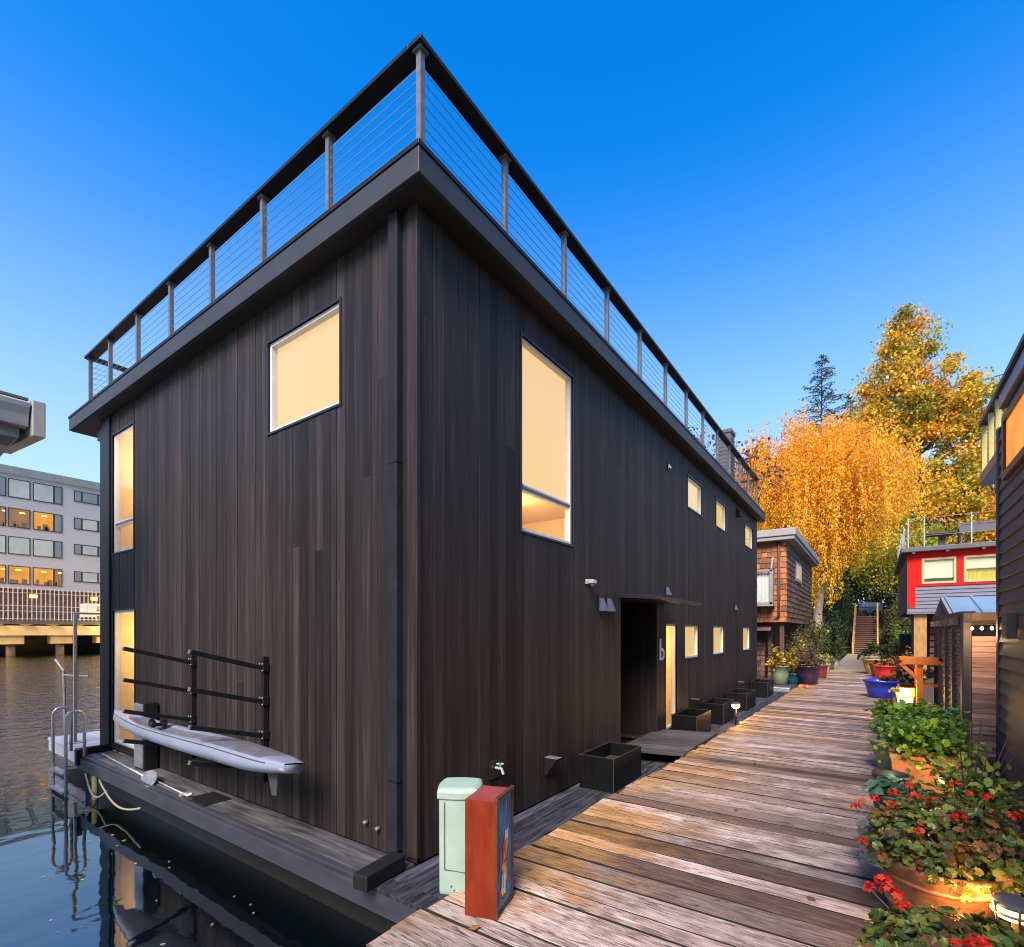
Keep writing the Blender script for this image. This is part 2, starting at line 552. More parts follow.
M['blind_small'] = emis('lit_small_blind', (1.0, .66, .20), .39, (1.0, .71, .27), 2.0)
M['room'] = surf('cream_room', (.80, .64, .36), (.74, .58, .30), 2, rough=.8)
M['room_white'] = surf('white_room_trim', (.75, .72, .66), (.65, .62, .56), 4, rough=.6)
M['room_lamp'] = emis('room_lamp', (1.0, .72, .38), 2.5)
M['deck_dark'] = surf('dark_deck', (.070, .072, .10), (.006, .006, .009), 1.0, (3.0, 26, 26), rough=.7, spec=.2, bump=.35, attr=.45, rvar=.18)
M['deck_side'] = surf('side_deck', (.095, .092, .105), (.020, .020, .024), 1.0, (14, 2.0, 14), rough=.55, bump=.3, attr=.35, rvar=.18, dirt=(.018, .018, .021))
M['deck_edge'] = surf('deck_edge', (.040, .042, .058), (.025, .027, .038), 5, (1, .3, 1), rough=.42, rvar=.1)
M['planter'] = surf('planter_black', (.005, .005, .0062), (.0035, .0035, .0045), 10, rough=.42, spec=.25, rvar=.1)
M['planter_edge'] = surf('planter_edge', (.10, .082, .07), (.05, .042, .036), 20, rough=.45, metal=.4)
M['soil'] = surf('soil', (.030, .022, .016), (.012, .009, .007), 30, rough=.95, bump=.8)
M['white_metal'] = surf('letter_white', (.72, .71, .70), (.66, .65, .64), 8, rough=.35)


def leaf_mesh(name, P, Dn, size, cols, mat, parent, aspect=.55, rng=None, fold=.25):
    """one small folded leaf (two triangles sharing a midrib) per point; Dn = preferred long axis directions"""
    rng = rng or npr
    n = len(P)
    d = Dn / (np.linalg.norm(Dn, axis=1, keepdims=True) + 1e-9)
    r = rng.normal(size=(n, 3))
    s = np.cross(d, r); s /= (np.linalg.norm(s, axis=1, keepdims=True) + 1e-9)
    nn = np.cross(d, s)
    sz = size if hasattr(size, '__len__') else np.full(n, size)
    sz = (sz * rng.uniform(.65, 1.35, n))[:, None]
    tip, base = P + d * sz * .5, P - d * sz * .5
    l = P + s * sz * aspect * .5 + nn * sz * fold * .4
    r2 = P - s * sz * aspect * .5 + nn * sz * fold * .4
    off = W.get(parent.name, Vector((0, 0, 0))) if parent else Vector((0, 0, 0))
    V = np.stack([base, r2, tip, l], 1).reshape(-1, 3) - np.array(off)
    i = np.arange(n) * 4
    tri = np.stack([np.stack([i, i + 1, i + 2], 1), np.stack([i, i + 2, i + 3], 1)], 1).reshape(-1, 3)
    me = bpy.data.meshes.new(name)
    me.vertices.add(len(V)); me.vertices.foreach_set('co', V.astype(np.float32).ravel())
    me.loops.add(tri.size); me.loops.foreach_set('vertex_index', tri.ravel().astype(np.int32))
    me.polygons.add(len(tri)); me.polygons.foreach_set('loop_start', (np.arange(len(tri)) * 3).astype(np.int32))
    me.materials.append(mat)
    me.update(calc_edges=True)
    at = me.color_attributes.new('Col', 'FLOAT_COLOR', 'POINT')
    c4 = np.concatenate([np.repeat(cols, 4, axis=0), np.ones((n * 4, 1))], 1).astype(np.float32)
    at.data.foreach_set('color', c4.ravel())
    o = bpy.data.objects.new(name, me)
    col.objects.link(o)
    if parent:
        o.parent = parent
        W[o.name] = off.copy()
    return o


def round_leaves(name, P, Dn, size, cols, mat, parent, aspect=.8, rng=None, fold=.3):
    """rounder leaf: six outline points folded along the midrib"""
    rng = rng or npr
    n = len(P)
    d = Dn / (np.linalg.norm(Dn, axis=1, keepdims=True) + 1e-9)
    upv = np.array((0, 0, 1.0)) + rng.normal(size=(n, 3)) * .55
    s = np.cross(d, upv); s /= (np.linalg.norm(s, axis=1, keepdims=True) + 1e-9)
    nn = np.cross(s, d)
    sz = (size * rng.uniform(.55, 1.35, n))[:, None]
    out = [(-.5, 0, 0), (-.22, .40, 1), (.18, .44, 1), (.5, 0, -.5), (.18, -.44, 1), (-.22, -.40, 1)]
    pts = [P + d * sz * a + s * sz * b_ * aspect + nn * sz * fold * c_ * .35 for a, b_, c_ in out]
    off = W.get(parent.name, Vector((0, 0, 0))) if parent else Vector((0, 0, 0))
    V = np.stack(pts, 1).reshape(-1, 3) - np.array(off)
    i = np.arange(n) * 6
    q = np.stack([np.stack([i, i + 5, i + 4, i + 3], 1), np.stack([i, i + 3, i + 2, i + 1], 1)], 1).reshape(-1, 4)
    me = bpy.data.meshes.new(name)
    me.vertices.add(len(V)); me.vertices.foreach_set('co', V.astype(np.float32).ravel())
    me.loops.add(q.size); me.loops.foreach_set('vertex_index', q.ravel().astype(np.int32))
    me.polygons.add(len(q)); me.polygons.foreach_set('loop_start', (np.arange(len(q)) * 4).astype(np.int32))
    me.materials.append(mat)
    me.update(calc_edges=True)
    at = me.color_attributes.new('Col', 'FLOAT_COLOR', 'POINT')
    at.data.foreach_set('color', np.concatenate([np.repeat(cols, 6, axis=0), np.ones((n * 6, 1))], 1).astype(np.float32).ravel())
    o = bpy.data.objects.new(name, me)
    col.objects.link(o)
    if parent:
        o.parent = parent
        W[o.name] = off.copy()
    return o


def pal(n, colors, weights=None, jit=.18, rng=None):
    rng = rng or npr
    colors = np.array(colors)
    k = rng.choice(len(colors), n, p=weights)
    c = colors[k] * rng.uniform(1 - jit, 1 + jit, (n, 1)) * rng.uniform(1 - jit * .4, 1 + jit * .4, (n, 3))
    return np.clip(c, .001, 1)


M['leaf'] = leafmat('leaf', .5, .4)
M['leaf_gloss'] = leafmat('leaf_gloss', .35, .25)
M['petal'] = leafmat('petal', .5, .3)
M['bark'] = surf('bark', (.12, .085, .055), (.045, .032, .022), 6, (6, 6, 1), rough=.9, bump=.8)
M['bark_pale'] = surf('bark_pale', (.42, .36, .28), (.16, .12, .09), 5, (4, 4, 1), rough=.8, bump=.4)
# ==================================================================== SETTING: water, dock, shore
b = MB()
b.face([(-600, -500, -.75), (700, -500, -.75), (700, 900, -.75), (-600, 900, -.75)])
struct(b.build('water', M['water']))

# boardwalk: planks across, each a board with its own ends, gaps, tilt and colour
def dock_left(x):
    pts = [(-12, 2.27), (4.2, 2.26), (5, 2.23), (7, 2.14), (9, 2.09), (14.4, 2.0), (17, 1.98), (20.6, 1.98), (26, 1.75)]
    for (x0, y0), (x1, y1) in zip(pts, pts[1:]):
        if x <= x1: return y0 + (y1 - y0) * (x - x0) / (x1 - x0)
    return pts[-1][1]


b = MB()
x = -9.0
while x < 25.6:
    w = rnd.choice((.185, .19, .2, .24, .15))
    yl = dock_left(x) + rnd.uniform(-.022, .022)
    yr = -.80 + rnd.uniform(-.03, .03) if x < 9 else (-.62 + rnd.uniform(-.02, .02))
    sk = rnd.uniform(-.012, .012) - .012
    dz = rnd.uniform(-.005, .004)
    tl = rnd.uniform(-.004, .004)
    g = rnd.choice((.006, .010, .012, .016, .022))
    c = (rnd.random(), rnd.random() ** 1.2, rnd.random())
    # some planks are two boards meeting at a joint
    segs = [(yr, yl)]
    if rnd.random() < .025:
        k = rnd.uniform(.2, 1.4)
        segs = [(yr, k - .003), (k + .003, yl)]
    for (ya, yb) in segs:
        cc = c if len(segs) == 1 else (rnd.random(), rnd.random(), rnd.random())
        f = lambda y: sk * (y - .8)
        z1 = dz
        n0 = len(b.v)
        b.hexa([(x + g / 2 + f(ya), ya, z1 - .045), (x + w - g / 2 + f(ya), ya, z1 - .045), (x + w - g / 2 + f(yb), yb, z1 - .045), (x + g / 2 + f(yb), yb, z1 - .045),
                (x + g / 2 + f(ya), ya, z1 + tl), (x + w - g / 2 + f(ya), ya, z1 - tl), (x + w - g / 2 + f(yb), yb, z1 - tl), (x + g / 2 + f(yb), yb, z1 + tl)], cc)
        for k_ in (-4, -2): pass
        b.m[-3] = 1; b.m[-1] = 1          # long edges blackened: the shade of the joints put into the colour
    x += w
# a few bent-up nail/cleat stubs seen in the photo come later; stringers under the planks
dk = struct(b.build('boardwalk', [M['dock'], surf('joint_shade', (.022, .016, .012), (.012, .009, .007), 8, rough=.95)], bevel=.005))
M['timber_dark'] = surf('timber_dark', (.07, .05, .04), (.03, .022, .018), 3, (2, 12, 12), rough=.8, bump=.4)
b = MB()
for y in (2.0, .9, -.2, -.66):
    if y > 1.9: b.hexa([(-9, y, -.32), (25.6, y - .36, -.32), (25.6, y - .26, -.32), (-9, y + .1, -.32), (-9, y, -.052), (25.6, y - .36, -.052), (25.6, y - .26, -.052), (-9, y + .1, -.052)])
    else: b.box(-9, 25.6, y, y + .1, -.32, -.052)
for xx in range(-8, 26, 4): b.box(xx, xx + 1.4, -.6, 1.6, -.95, -.33)
struct(b.build('boardwalk_frame', M['timber_dark']))

# narrower, smoother gangway beyond and the landing
M['path'] = surf('gangway', (.26, .225, .20), (.15, .13, .115), 2, (1.2, 9, 1), rough=.75, bump=.3, dirt=(.30, .22, .09))
b = MB()
x = 25.62
while x < 43.6:
    w = .28
    z = .01 + .10 * max(0, (x - 26)) / 18
    b.hexa([(x, -.25, z - .05), (x + w - .012, -.25, z - .05), (x + w - .012, 1.62, z - .05), (x, 1.62, z - .05),
            (x, -.25, z), (x + w - .012, -.25, z), (x + w - .012, 1.62, z), (x, 1.62, z)], (rnd.random(),) * 3)
    x += w
struct(b.build('path', M['path']))

M['ground'] = surf('hillside_soil', (.075, .062, .032), (.03, .03, .015), 2.5, rough=.95, bump=.8)
b = MB()
def hill_z(x, y):
    t = max(0.0, min(1.0, (x - 43.5) / 16))
    return -.9 + .85 * max(0, min(1, (x - 39) / 4.5)) + 3.7 * (t * t * (3 - 2 * t)) + .25 * mnoise.noise(Vector((x * .2, y * .2, 0)))
nx, ny = 60, 60
for i in range(nx):
    for j in range(ny):
        xs = [38 + 122 * ((i + k) / nx) ** 1.6 for k in (0, 1)]
        ys = [-60 + 110 * (j + k) / ny for k in (0, 1)]
        b.face([(xs[0], ys[0], hill_z(xs[0], ys[0])), (xs[1], ys[0], hill_z(xs[1], ys[0])), (xs[1], ys[1], hill_z(xs[1], ys[1])), (xs[0], ys[1], hill_z(xs[0], ys[1]))])
struct(b.build('ground', M['ground'], smooth=True))
M['far_ground'] = surf('far_shore_ground', (.10, .09, .08), (.06, .055, .05), 1, rough=.9)
b = MB(); b.box(-220, 150, 82.5, 900, -1.5, 1.2)
struct(b.build('far_ground', M['far_ground']))

# ==================================================================== THE BLACK FLOATING HOUSE
HX, HY, HZ = 2.933, 3.045, -.2          # near corner of the siding, float deck level
HX1, HY1, TOP = 17.64, 10.5, 5.19
house = thing('floating_house', 'two storey floating house clad in charred black boards with cable railing round its roof', 'house', (HX, HY, HZ))
right_holes = dict(tall=(4.44, 5.56, 2.775, 4.845), u1=(10.30, 11.34, 4.205, 4.83), u2=(12.53, 13.52, 4.205, 4.83), u3=(15.80, 16.95, 4.205, 4.83),
                   l1=(10.10, 11.08, 1.18, 1.835), l2=(12.26, 13.31, 1.18, 1.835), l3=(15.49, 16.53, 1.18, 1.835),
                   side=(8.99, 9.61, -.06, 1.845), recess=(7.02, 8.55, -.3, 2.2))
left_holes = dict(sq=(4.06, 5.305, 3.83, 4.795), t1=(9.08, 9.96, 2.96, 4.85), t2=(9.04, 9.955, -.07, 2.04))


def mapR(a, d, z): return (a, HY + d, z)      # right wall faces -Y
def mapL(a, d, z): return (HX + d, a, z)      # left wall faces -X


def fbox(b, mp, a0, a1, d0, d1, z0, z1, c=(.5, .5, .5), m=0):
    p, q = mp(a0, d0, z0), mp(a1, d1, z1)
    b.box(p[0], q[0], p[1], q[1], p[2], q[2], c, m)


def clad(b, mp, a0, a1, z0, z1, holes, width, gap, d0, d1, jitter=0.0):
    edges = [a0]
    while edges[-1] < a1 - width * .5: edges.append(edges[-1] + width * (rnd.choice((.7, 1, 1, 1, 1.15)) if jitter else 1))
    edges[-1] = a1
    for e0, e1 in zip(edges, edges[1:]):
        base = (min(1, max(0, rnd.gauss(.42, .22))), rnd.random(), rnd.random())
        if jitter and rnd.random() < .07: base = (min(1, base[0] + .45), base[1], base[2])
        off = rnd.uniform(-jitter, jitter)
        cuts = sorted({e0, e1} | {h for H in holes for h in H[:2] if e0 < h < e1})
        for s0, s1 in zip(cuts, cuts[1:]):
            if s1 - s0 < .004: continue
            mid = (s0 + s1) / 2
            zs = [(z0, z1)]
            for H in holes:
                if H[0] < mid < H[1]:
                    nz = []
                    for p, q in zs:
                        if H[2] > p: nz.append((p, min(q, H[2])))
                        if H[3] < q: nz.append((max(p, H[3]), q))
                    zs = [k for k in nz if k[1] - k[0] > .003]
            # long boards are butt-jointed somewhere
            for p, q in zs:
                parts = [(p, q)]
                if jitter and q - p > 3.5 and rnd.random() < .35:
                    k = rnd.uniform(p + .8, q - .8); parts = [(p, k - .001), (k + .001, q)]
                for n_, (p2, q2) in enumerate(parts):
                    c = base if n_ == 0 else (min(1, max(0, rnd.gauss(.42, .22))), rnd.random(), rnd.random())
                    fbox(b, mp, s0 + (gap / 2 if s0 == e0 else 0), s1 - (gap / 2 if s1 == e1 else 0), d0 + off, d1, p2, q2, c)


b = MB()
clad(b, mapR, HX + .03, HX1, -.192, TOP, list(right_holes.values()), .150, .005, 0, .024, .0025)
b.build('wall', M['siding'], house)
b = MB()
clad(b, mapL, HY + .0, HY1, -.192, TOP, list(left_holes.values()), .125, .005, 0, .024, .0025)
b.build('wall', M['siding'], house)
b = MB()
clad(b, mapR, HX + .03, HX1 - .03, -.16, TOP - .002, list(right_holes.values()), 30, 0, .026, .10)
clad(b, mapL, HY + .12, HY1 - .03, -.16, TOP - .002, list(left_holes.values()), 30, 0, .026, .10)
b.box(HX1 - .1, HX1, HY + .12, HY1, -.16, TOP - .002)
b.box(HX + .12, HX1 - .12, HY1 - .1, HY1, -.16, TOP - .002)
b.build('sheathing', M['black_trim'], house)

# entry recess, door and floor
b = MB()
n_ = 8
for k in range(n_):                                   # side wall facing the camera, recess shade painted into its boards
    y0 = HY + .026 + k * .15
    b.box(8.55, 8.575, y0 + .002, y0 + .148, -.1, 2.2, (rnd.random() * .15, rnd.random(), rnd.random()))
for k in range(n_): b.box(6.99, 7.015, HY + .03 + k * .15, HY + .17 + k * .15, -.1, 2.2, (.3, rnd.random(), rnd.random()))
b.box(7.0, 8.6, HY + .026, 4.3, 2.201, 2.23)
for k in range(4): b.box(7.0 + k * .39, 7.385 + k * .39, 4.25, 4.28, -.1, 2.2, (.3, rnd.random(), rnd.random()))
b.build('entry_recess', M['siding'], house)
b = MB(); b.box(7.25, 8.2, 4.20, 4.245, -.06, 2.08)
dr = b.build('door', M['black_metal'], house, bevel=.004)
b = MB(); b.tube([(8.08, 4.15, .75), (8.08, 4.15, 1.35)], .014); b.box(8.07, 8.09, 4.15, 4.2, .8, .82); b.box(8.07, 8.09, 4.15, 4.2, 1.28, 1.30)
b.build('handle', M['stainless'], dr, smooth=False)
b = MB(); b.hexa([(6.96, 2.42, 2.155), (9.0, 2.42, 2.155), (9.0, HY - .001, 2.205), (6.96, HY - .001, 2.205), (6.96, 2.42, 2.20), (9.0, 2.42, 2.20), (9.0, HY - .001, 2.26), (6.96, HY - .001, 2.26)])
b.build('canopy', M['black_trim'], house, bevel=.003)


def window(mp, H, split=None, blind='blind', room=False, upper_blind=True, name='window'):
    a0, a1, z0, z1 = H
    b = MB()                                   # black outer trim, slightly proud
    t = .022
    for q in ((a0 - t, a1 + t, z1, z1 + t), (a0 - t, a1 + t, z0 - t, z0), (a0 - t, a0, z0, z1), (a1, a1 + t, z0, z1)):
        fbox(b, mp, q[0], q[1], -.012, .09, q[2], q[3], m=1)
    f = .036
    for q in ((a0, a1, z1 - f, z1), (a0, a1, z0, z0 + f), (a0, a0 + f, z0 + f, z1 - f), (a1 - f, a1, z0 + f, z1 - f)):
        fbox(b, mp, q[0], q[1],   .018, .092, q[2], q[3])
    zs = [(z0 + f, z1 - f)]
    if split:
        fbox(b, mp, a0 + f, a1 - f, .03, .09, split - .035, split + .035)
        fbox(b, mp, a0 + f, a1 - f, .018, .06, split - .012, split + .012, m=2)
        zs = [(z0 + f, split - .035), (split + .035, z1 - f)]
    fr = b.build(name, [M['alu_frame'], M['black_trim'], M['steel_grey']], house)
    for k, (p, q) in enumerate(zs):
        g = MB()
        fbox(g, mp, a0 + f, a1 - f, .045, .050, p, q)
        g.build('pane', M['glass'], fr)
        if not room or (split and k == 1 and upper_blind):
            g = MB()
            fbox(g, mp, a0 + f + .001, a1 - f - .001, .080, .084, p + .001, q - .001)
            g.build('blind', M[blind], fr)
    return fr


def niche(mp, H, depth, items=None, power=18, side=.5):
    """the lit room behind a window: walls, floor, ceiling and a lamp"""
    a0, a1, z0, z1 = H
    b = MB()
    A0, A1, Z0, Z1 = a0 - side, a1 + side, z0 - .12, z1 + .15
    d0 = .14
    fbox(b, mp, A0, A1, depth, depth + .02, Z0, Z1)
    fbox(b, mp, A0 - .02, A0, d0, depth, Z0, Z1)
    fbox(b, mp, A1, A1 + .02, d0, depth, Z0, Z1)
    fbox(b, mp, A0, A1, d0, depth, Z0 - .02, Z0)
    fbox(b, mp, A0, A1, d0, depth, Z1, Z1 + .02)
    rm = b.build('lit_room', M['room'], house)
    b = MB()
    am = (a0 + a1) / 2
    fbox(b, mp, am - .2, am + .2, depth * .45, depth * .45 + .3, Z1 - .05, Z1 - .03)
    b.build('ceiling_lamp', M['room_lamp'], rm)
    if items:
        b = MB()
        items(b)
        b.build('shelf', M['room_white'], rm)
    l = bpy.data.lights.new('room_light', 'POINT')
    l.energy = power * .75
    l.color = (1, .70, .36)
    l.shadow_soft_size = .15
    lo = bpy.data.objects.new('room_light', l)
    col.objects.link(lo)
    lo.location = Vector(mp(am, min(depth - .3, .7), (Z0 + Z1) / 2 + .25 * (Z1 - Z0))) - W[house.name]
    lo.parent = house


fr = window(mapR, right_holes['tall'], 3.255, room=True)
def items_tall(b):
    fbox(b, mapR, 4.0, 6.0, .9, .92, 3.02, 3.05)
    fbox(b, mapR, 5.0, 5.03, .9, .92, 2.7, 3.02)
niche(mapR, (4.44, 5.56, 2.775, 3.20), 1.5, items_tall, 20, .9)
for k in ('u1', 'u2', 'u3', 'l1', 'l2', 'l3'): window(mapR, right_holes[k], blind='blind_small')
window(mapR, right_holes['side'], room=True)
def items_side(b):
    for z in (.25, .5, .75): fbox(b, mapR, 8.7, 9.9, .9, 1.1, z, z + .03)
niche(mapR, right_holes['side'], 1.2, items_side, 24, .3)
window(mapL, left_holes['sq'])
window(mapL, left_holes['t1'], 3.42, room=True, upper_blind=False)
def items_t1(b):
    for z in (3.2, 3.5, 3.8, 4.1, 4.4): fbox(b, mapL, 8.9, 9.5, .6, .8, z, z + .03)
    fbox(b, mapL, 9.5, 9.53, .6, .8, 2.9, 4.9)
niche(mapL, left_holes['t1'], 1.3, items_t1, 34, .12)
window(mapL, left_holes['t2'], room=True)
def items_t2(b):
    for z in (.4, .9, 1.3, 1.7): fbox(b, mapL, 8.9, 9.4, .7, .9, z, z + .035)
    fbox(b, mapL, 9.4, 9.43, .7, .9, 0, 2.0)
niche(mapL, left_holes['t2'], 1.3, items_t2, 19, .12)

# corner board, downspout, end column
b = MB(); b.box(HX - .016, HX + .03, HY - .016, HY + .10, -.15, TOP)
b.build('corner_board', M['siding'], house, bevel=.003)
M['downspout'] = surf('downspout', (.018, .019, .024), (.012, .013, .017), 4, rough=.6, spec=.12, rvar=.08)
b = MB(); b.box(HX - .075, HX - .004, 3.205, 3.315, -.12, TOP - .01)
ds = b.build('downspout', M['downspout'], house, bevel=.008)
b = MB(); b.box(HX - .078, HX - .002, 3.202, 3.318, .45, .47)
b.build('strap', M['black_metal'], ds)
b = MB(); b.box(HX - .078, HX - .002, 3.202, 3.318, 3.1, 3.12)
b.build('strap', M['black_metal'], ds)
b = MB(); b.box(HX - .010, HX - .004, 3.145, 3.204, -.12, TOP - .01)
b.build('downspout_shadow', M['black_trim'], house)  # black strip standing in for the shadow beside the downspout
b = MB(); b.box(HX - .035, HX + .1, 10.03, 10.20, -.19, TOP - .002); b.box(HX - .02, HX + .1, 10.21, 10.50, -.19, TOP - .003)
b.build('column', M['black_metal'], house, bevel=.006)
b = MB(); b.box(3.0, 6.0, 10.53, 10.95, 5.0, 5.165)
b.build('eave_beam', M['steel_grey'], house, bevel=.005)

# roof slab, soffit, cap, chimney
b = MB(); b.box(2.735, 17.80, 2.82, 11.42, TOP + .012, 5.405)
b.build('roof', M['fascia'], house, bevel=.006)
b = MB(); b.box(2.765, 17.77, 2.85, 11.39, TOP - .0, TOP + .0115)
b.build('soffit', M['soffit'], house)
b = MB(); b.box(2.725, 17.81, 2.81, 11.43, 5.407, 5.447)
rc = b.build('roof_cap', M['black_metal'], house, bevel=.004)
b = MB()
b.box(16.35, 16.85, 3.55, 3.95, 5.447, 7.75)
for k in range(18): b.box(16.34, 16.86, 3.54, 3.56 + .4, 5.6 + k * .115, 5.65 + k * .115)
b.box(16.32, 16.88, 3.52, 3.98, 7.75, 7.85)
M['louvre'] = surf('louvre_grey', (.075, .068, .085), (.05, .045, .06), 6, rough=.5)
b.build('chimney', M['louvre'], house)

# railing
RX0, RX1, RY0, RY1 = 2.85, 17.30, 2.92, 11.06
b = MB()
zt0, zt1, rw = 6.395, 6.435, .14
b.box(RX0, RX0 + rw, RY0 + rw, RY1 - rw, zt0, zt1)
b.box(RX0, RX1, RY0, RY0 + rw, zt0, zt1)
b.box(RX0, RX1, RY1 - rw, RY1, zt0, zt1)
b.box(RX1 - rw, RX1, RY0 + rw, RY1 - rw, zt0, zt1)
rail = b.build('roof_railing', M['black_metal'], house, bevel=.004)
ly = [2.99, 4.21, 5.385, 6.56, 7.73, 8.88, 10.03, 10.99]
rx = [4.07, 5.25, 6.43, 7.62, 8.82, 10.02, 11.2, 12.4, 13.6, 14.8, 16.0, 17.23]
posts = [(2.92, y) for y in ly] + [(x_, 2.99) for x_ in rx] + [(x_, 10.99) for x_ in (4.07, 6.4, 8.8, 11.2, 13.6, 16.0, 17.23)] + [(17.23, y) for y in ly[1:-1:2]]
for (px_, py_) in posts:
    b = MB()
    b.box(px_ - .025, px_ + .025, py_ - .025, py_ + .025, 5.449, 6.375)
    b.box(px_ - .045, px_ + .045, py_ - .045, py_ + .045, 6.376, 6.394)
    b.box(px_ - .05, px_ + .05, py_ - .05, py_ + .05, 5.4485, 5.456)
    b.build('post', M['steel_grey'], rail)
for (p, q) in (((2.92, 2.99), (2.92, 10.99)), ((2.92, 2.99), (17.23, 2.99)), ((2.92, 10.99), (17.23, 10.99)), ((17.23, 2.99), (17.23, 10.99))):
    b = MB()
    for k in range(9):
        z = 5.53 + k * .092
        b.tube([(p[0], p[1], z), (q[0], q[1], z)], .0035, 5)
    b.build('cable', M['cable'], rail)

# wall fittings
M['vent_blue'] = surf('vent_blue_grey', (.075, .088, .13), (.05, .06, .09), 8, rough=.4)
def vent(x_, z_, mat='galv', w=.10, h=.16, d=.10, nm='vent_hood'):
    b = MB()
    y = HY - .004
    b.hexa([(x_ - w / 2, y - d, z_ - h / 2), (x_ + w / 2, y - d, z_ - h / 2), (x_ + w / 2, y, z_ - h / 2), (x_ - w / 2, y, z_ - h / 2),
            (x_ - w / 2, y - .03, z_ + h / 2), (x_ + w / 2, y - .03, z_ + h / 2), (x_ + w / 2, y, z_ + h / 2), (x_ - w / 2, y, z_ + h / 2)])
    b.box(x_ - w / 2 - .012, x_ + w / 2 + .012, y - .014, y, z_ - h / 2 - .012, z_ + h / 2 + .03, m=1)
    return b.build(nm, [M[mat], M['black_metal']], house, bevel=.003)
vent(6.33, 2.07, 'vent_blue', w=.11, h=.18, d=.10); vent(6.58, 2.075, 'vent_blue', w=.11, h=.18, d=.10)
vent(9.02, 2.43, 'vent_blue', .09, .14, .09); vent(14.5, 2.35, 'vent_blue', .09, .14, .09)
vent(14.8, 4.93, 'black_metal', .14, .2, .12)
vent(9.12, 4.68, 'stainless', .07, .07, .06)
b = MB()
b.box(5.89, 5.94, HY - .03, HY - .004, 2.32, 2.38); b.box(5.94, 6.05, HY - .09, HY - .004, 2.33, 2.38)
b.tube([(6.0, HY - .05, 2.295), (6.0, HY - .05, 2.33)], [.02, .032], 12)
b.build('wall_lamp', M['stainless'], house, bevel=.005)
for (x_, z_) in ((4.95, .25), (10.55, .31), (14.9, .31)):
    b = MB()
    y = HY - .004
    b.hexa([(x_ - .055, y - .02, z_ - .17), (x_ + .055, y - .02, z_ - .17), (x_ + .055, y, z_ - .17), (x_ - .055, y, z_ - .17),
            (x_ - .055, y - .16, z_ + .03), (x_ + .055, y - .16, z_ + .03), (x_ + .055, y, z_ + .03), (x_ - .055, y, z_ + .03)])
    b.box(x_ - .057, x_ + .057, y - .162, y, z_ + .031, z_ + .036, m=1)
    b.build('step_light', [M['black_metal'], M['galv']], house, bevel=.002)
b = MB()                                            # hose bib
b.box(3.88, 4.05, HY - .018, HY - .004, .27, .45, m=1)
b.tube([(3.97, HY - .01, .37), (3.97, HY - .09, .37), (3.97, HY - .11, .32)], .014)
b.tube([(3.97, HY - .07, .37), (3.97, HY - .07, .41)], .008)
for a in range(6):
    an = a * math.pi / 3
    b.tube([(3.97, HY - .07, .412), (3.97 + .035 * math.cos(an), HY - .07 + .035 * math.sin(an), .414)], .007, 6, m=2)
M['tap_green'] = surf('tap_green', (.10, .42, .28), (.07, .3, .2), 9, rough=.4)
b.build('tap', [M['stainless'], M['black_trim'], M['tap_green']], house)
b = MB()                                            # two small pipe stubs low on the left wall
b.tube([(HX - .05, 3.66, .02), (HX, 3.66, .02)], .018, 10); b.tube([(HX - .05, 3.50, -.0), (HX, 3.50, -.0)], .018, 10)
b.build('pipe_stub', M['steel_grey'], house, smooth=True)

# the letter b on the wall beside the entry
b = MB()
bx, by0, bz = 8.66, HY - .022, 1.21
def flat(b, x0, x1, z0, z1): b.box(x0, x1, by0, HY - .004, z0, z1)
flat(b, bx, bx + .05, bz, bz + .37)
cx, cz, ro, ri = bx + .115, bz + .105, .105, .058
pts = [(math.sin(a), math.cos(a)) for a in [math.pi * k / 14 for k in range(0, 15)]]
prev = None
for s_, c_ in pts:
    cur = ((cx + ro * s_, cz + ro * c_), (cx + ri * s_, cz + ri * c_))
    if prev:
        b.hexa([(prev[1][0], by0, prev[1][1]), (prev[0][0], by0, prev[0][1]), (cur[0][0], by0, cur[0][1]), (cur[1][0], by0, cur[1][1]),
                (prev[1][0], HY - .004, prev[1][1]), (prev[0][0], HY - .004, prev[0][1]), (cur[0][0], HY - .004, cur[0][1]), (cur[1][0], HY - .004, cur[1][1])])
    prev = cur
flat(b, bx + .0505, cx, cz + ri, cz + ro); flat(b, bx + .0505, cx, cz - ro, cz - ri)
b.build('house_letter', M['white_metal'], house)

# float deck on the dock side: dark boards running along the house; side deck over the water
b = MB()
ys = [2.02, 2.17, 2.32, 2.47, 2.62, 2.77, 2.92, 3.04]
for y0, y1 in zip(ys, ys[1:]):
    x_ = 2.66
    while x_ < 18.4:
        L_ = rnd.uniform(2.4, 4.2)
        b.box(x_ + .003, min(x_ + L_, 18.4) - .003, y0 + .004, y1 - .004, -.24, -.2 + rnd.uniform(-.002, .002), (rnd.random(), rnd.random(), rnd.random()))
        x_ += L_
b.box(2.5, 2.655, 2.02, 3.06, -.24, -.199, (.1, .2, .3))
b.build('float_deck', M['deck_dark'], house, bevel=.003)
b = MB()
for x0, x1 in ((2.60, 2.705), (2.71, 2.82), (2.825, 2.935)):
    y = 3.07
    while y < 9.95:
        L_ = rnd.uniform(1.8, 3.5)
        b.box(x0, x1, y + .003, min(y + L_, 9.95) - .003, -.24, -.2 + rnd.uniform(-.002, .002), (rnd.random(), rnd.random(), rnd.random()))
        y += L_
b.build('side_deck', M['deck_side'], house, bevel=.004)
b = MB()
b.box(2.535, 2.595, 2.05, 10.0, -.235, -.204)
b.box(2.50, 2.56, 2.05, 10.0, -.40, -.2355)
b.box(2.605, 2.9, 9.955, 10.0, -.40, -.2355)
b.build('deck_edge', M['deck_edge'], house, bevel=.006)
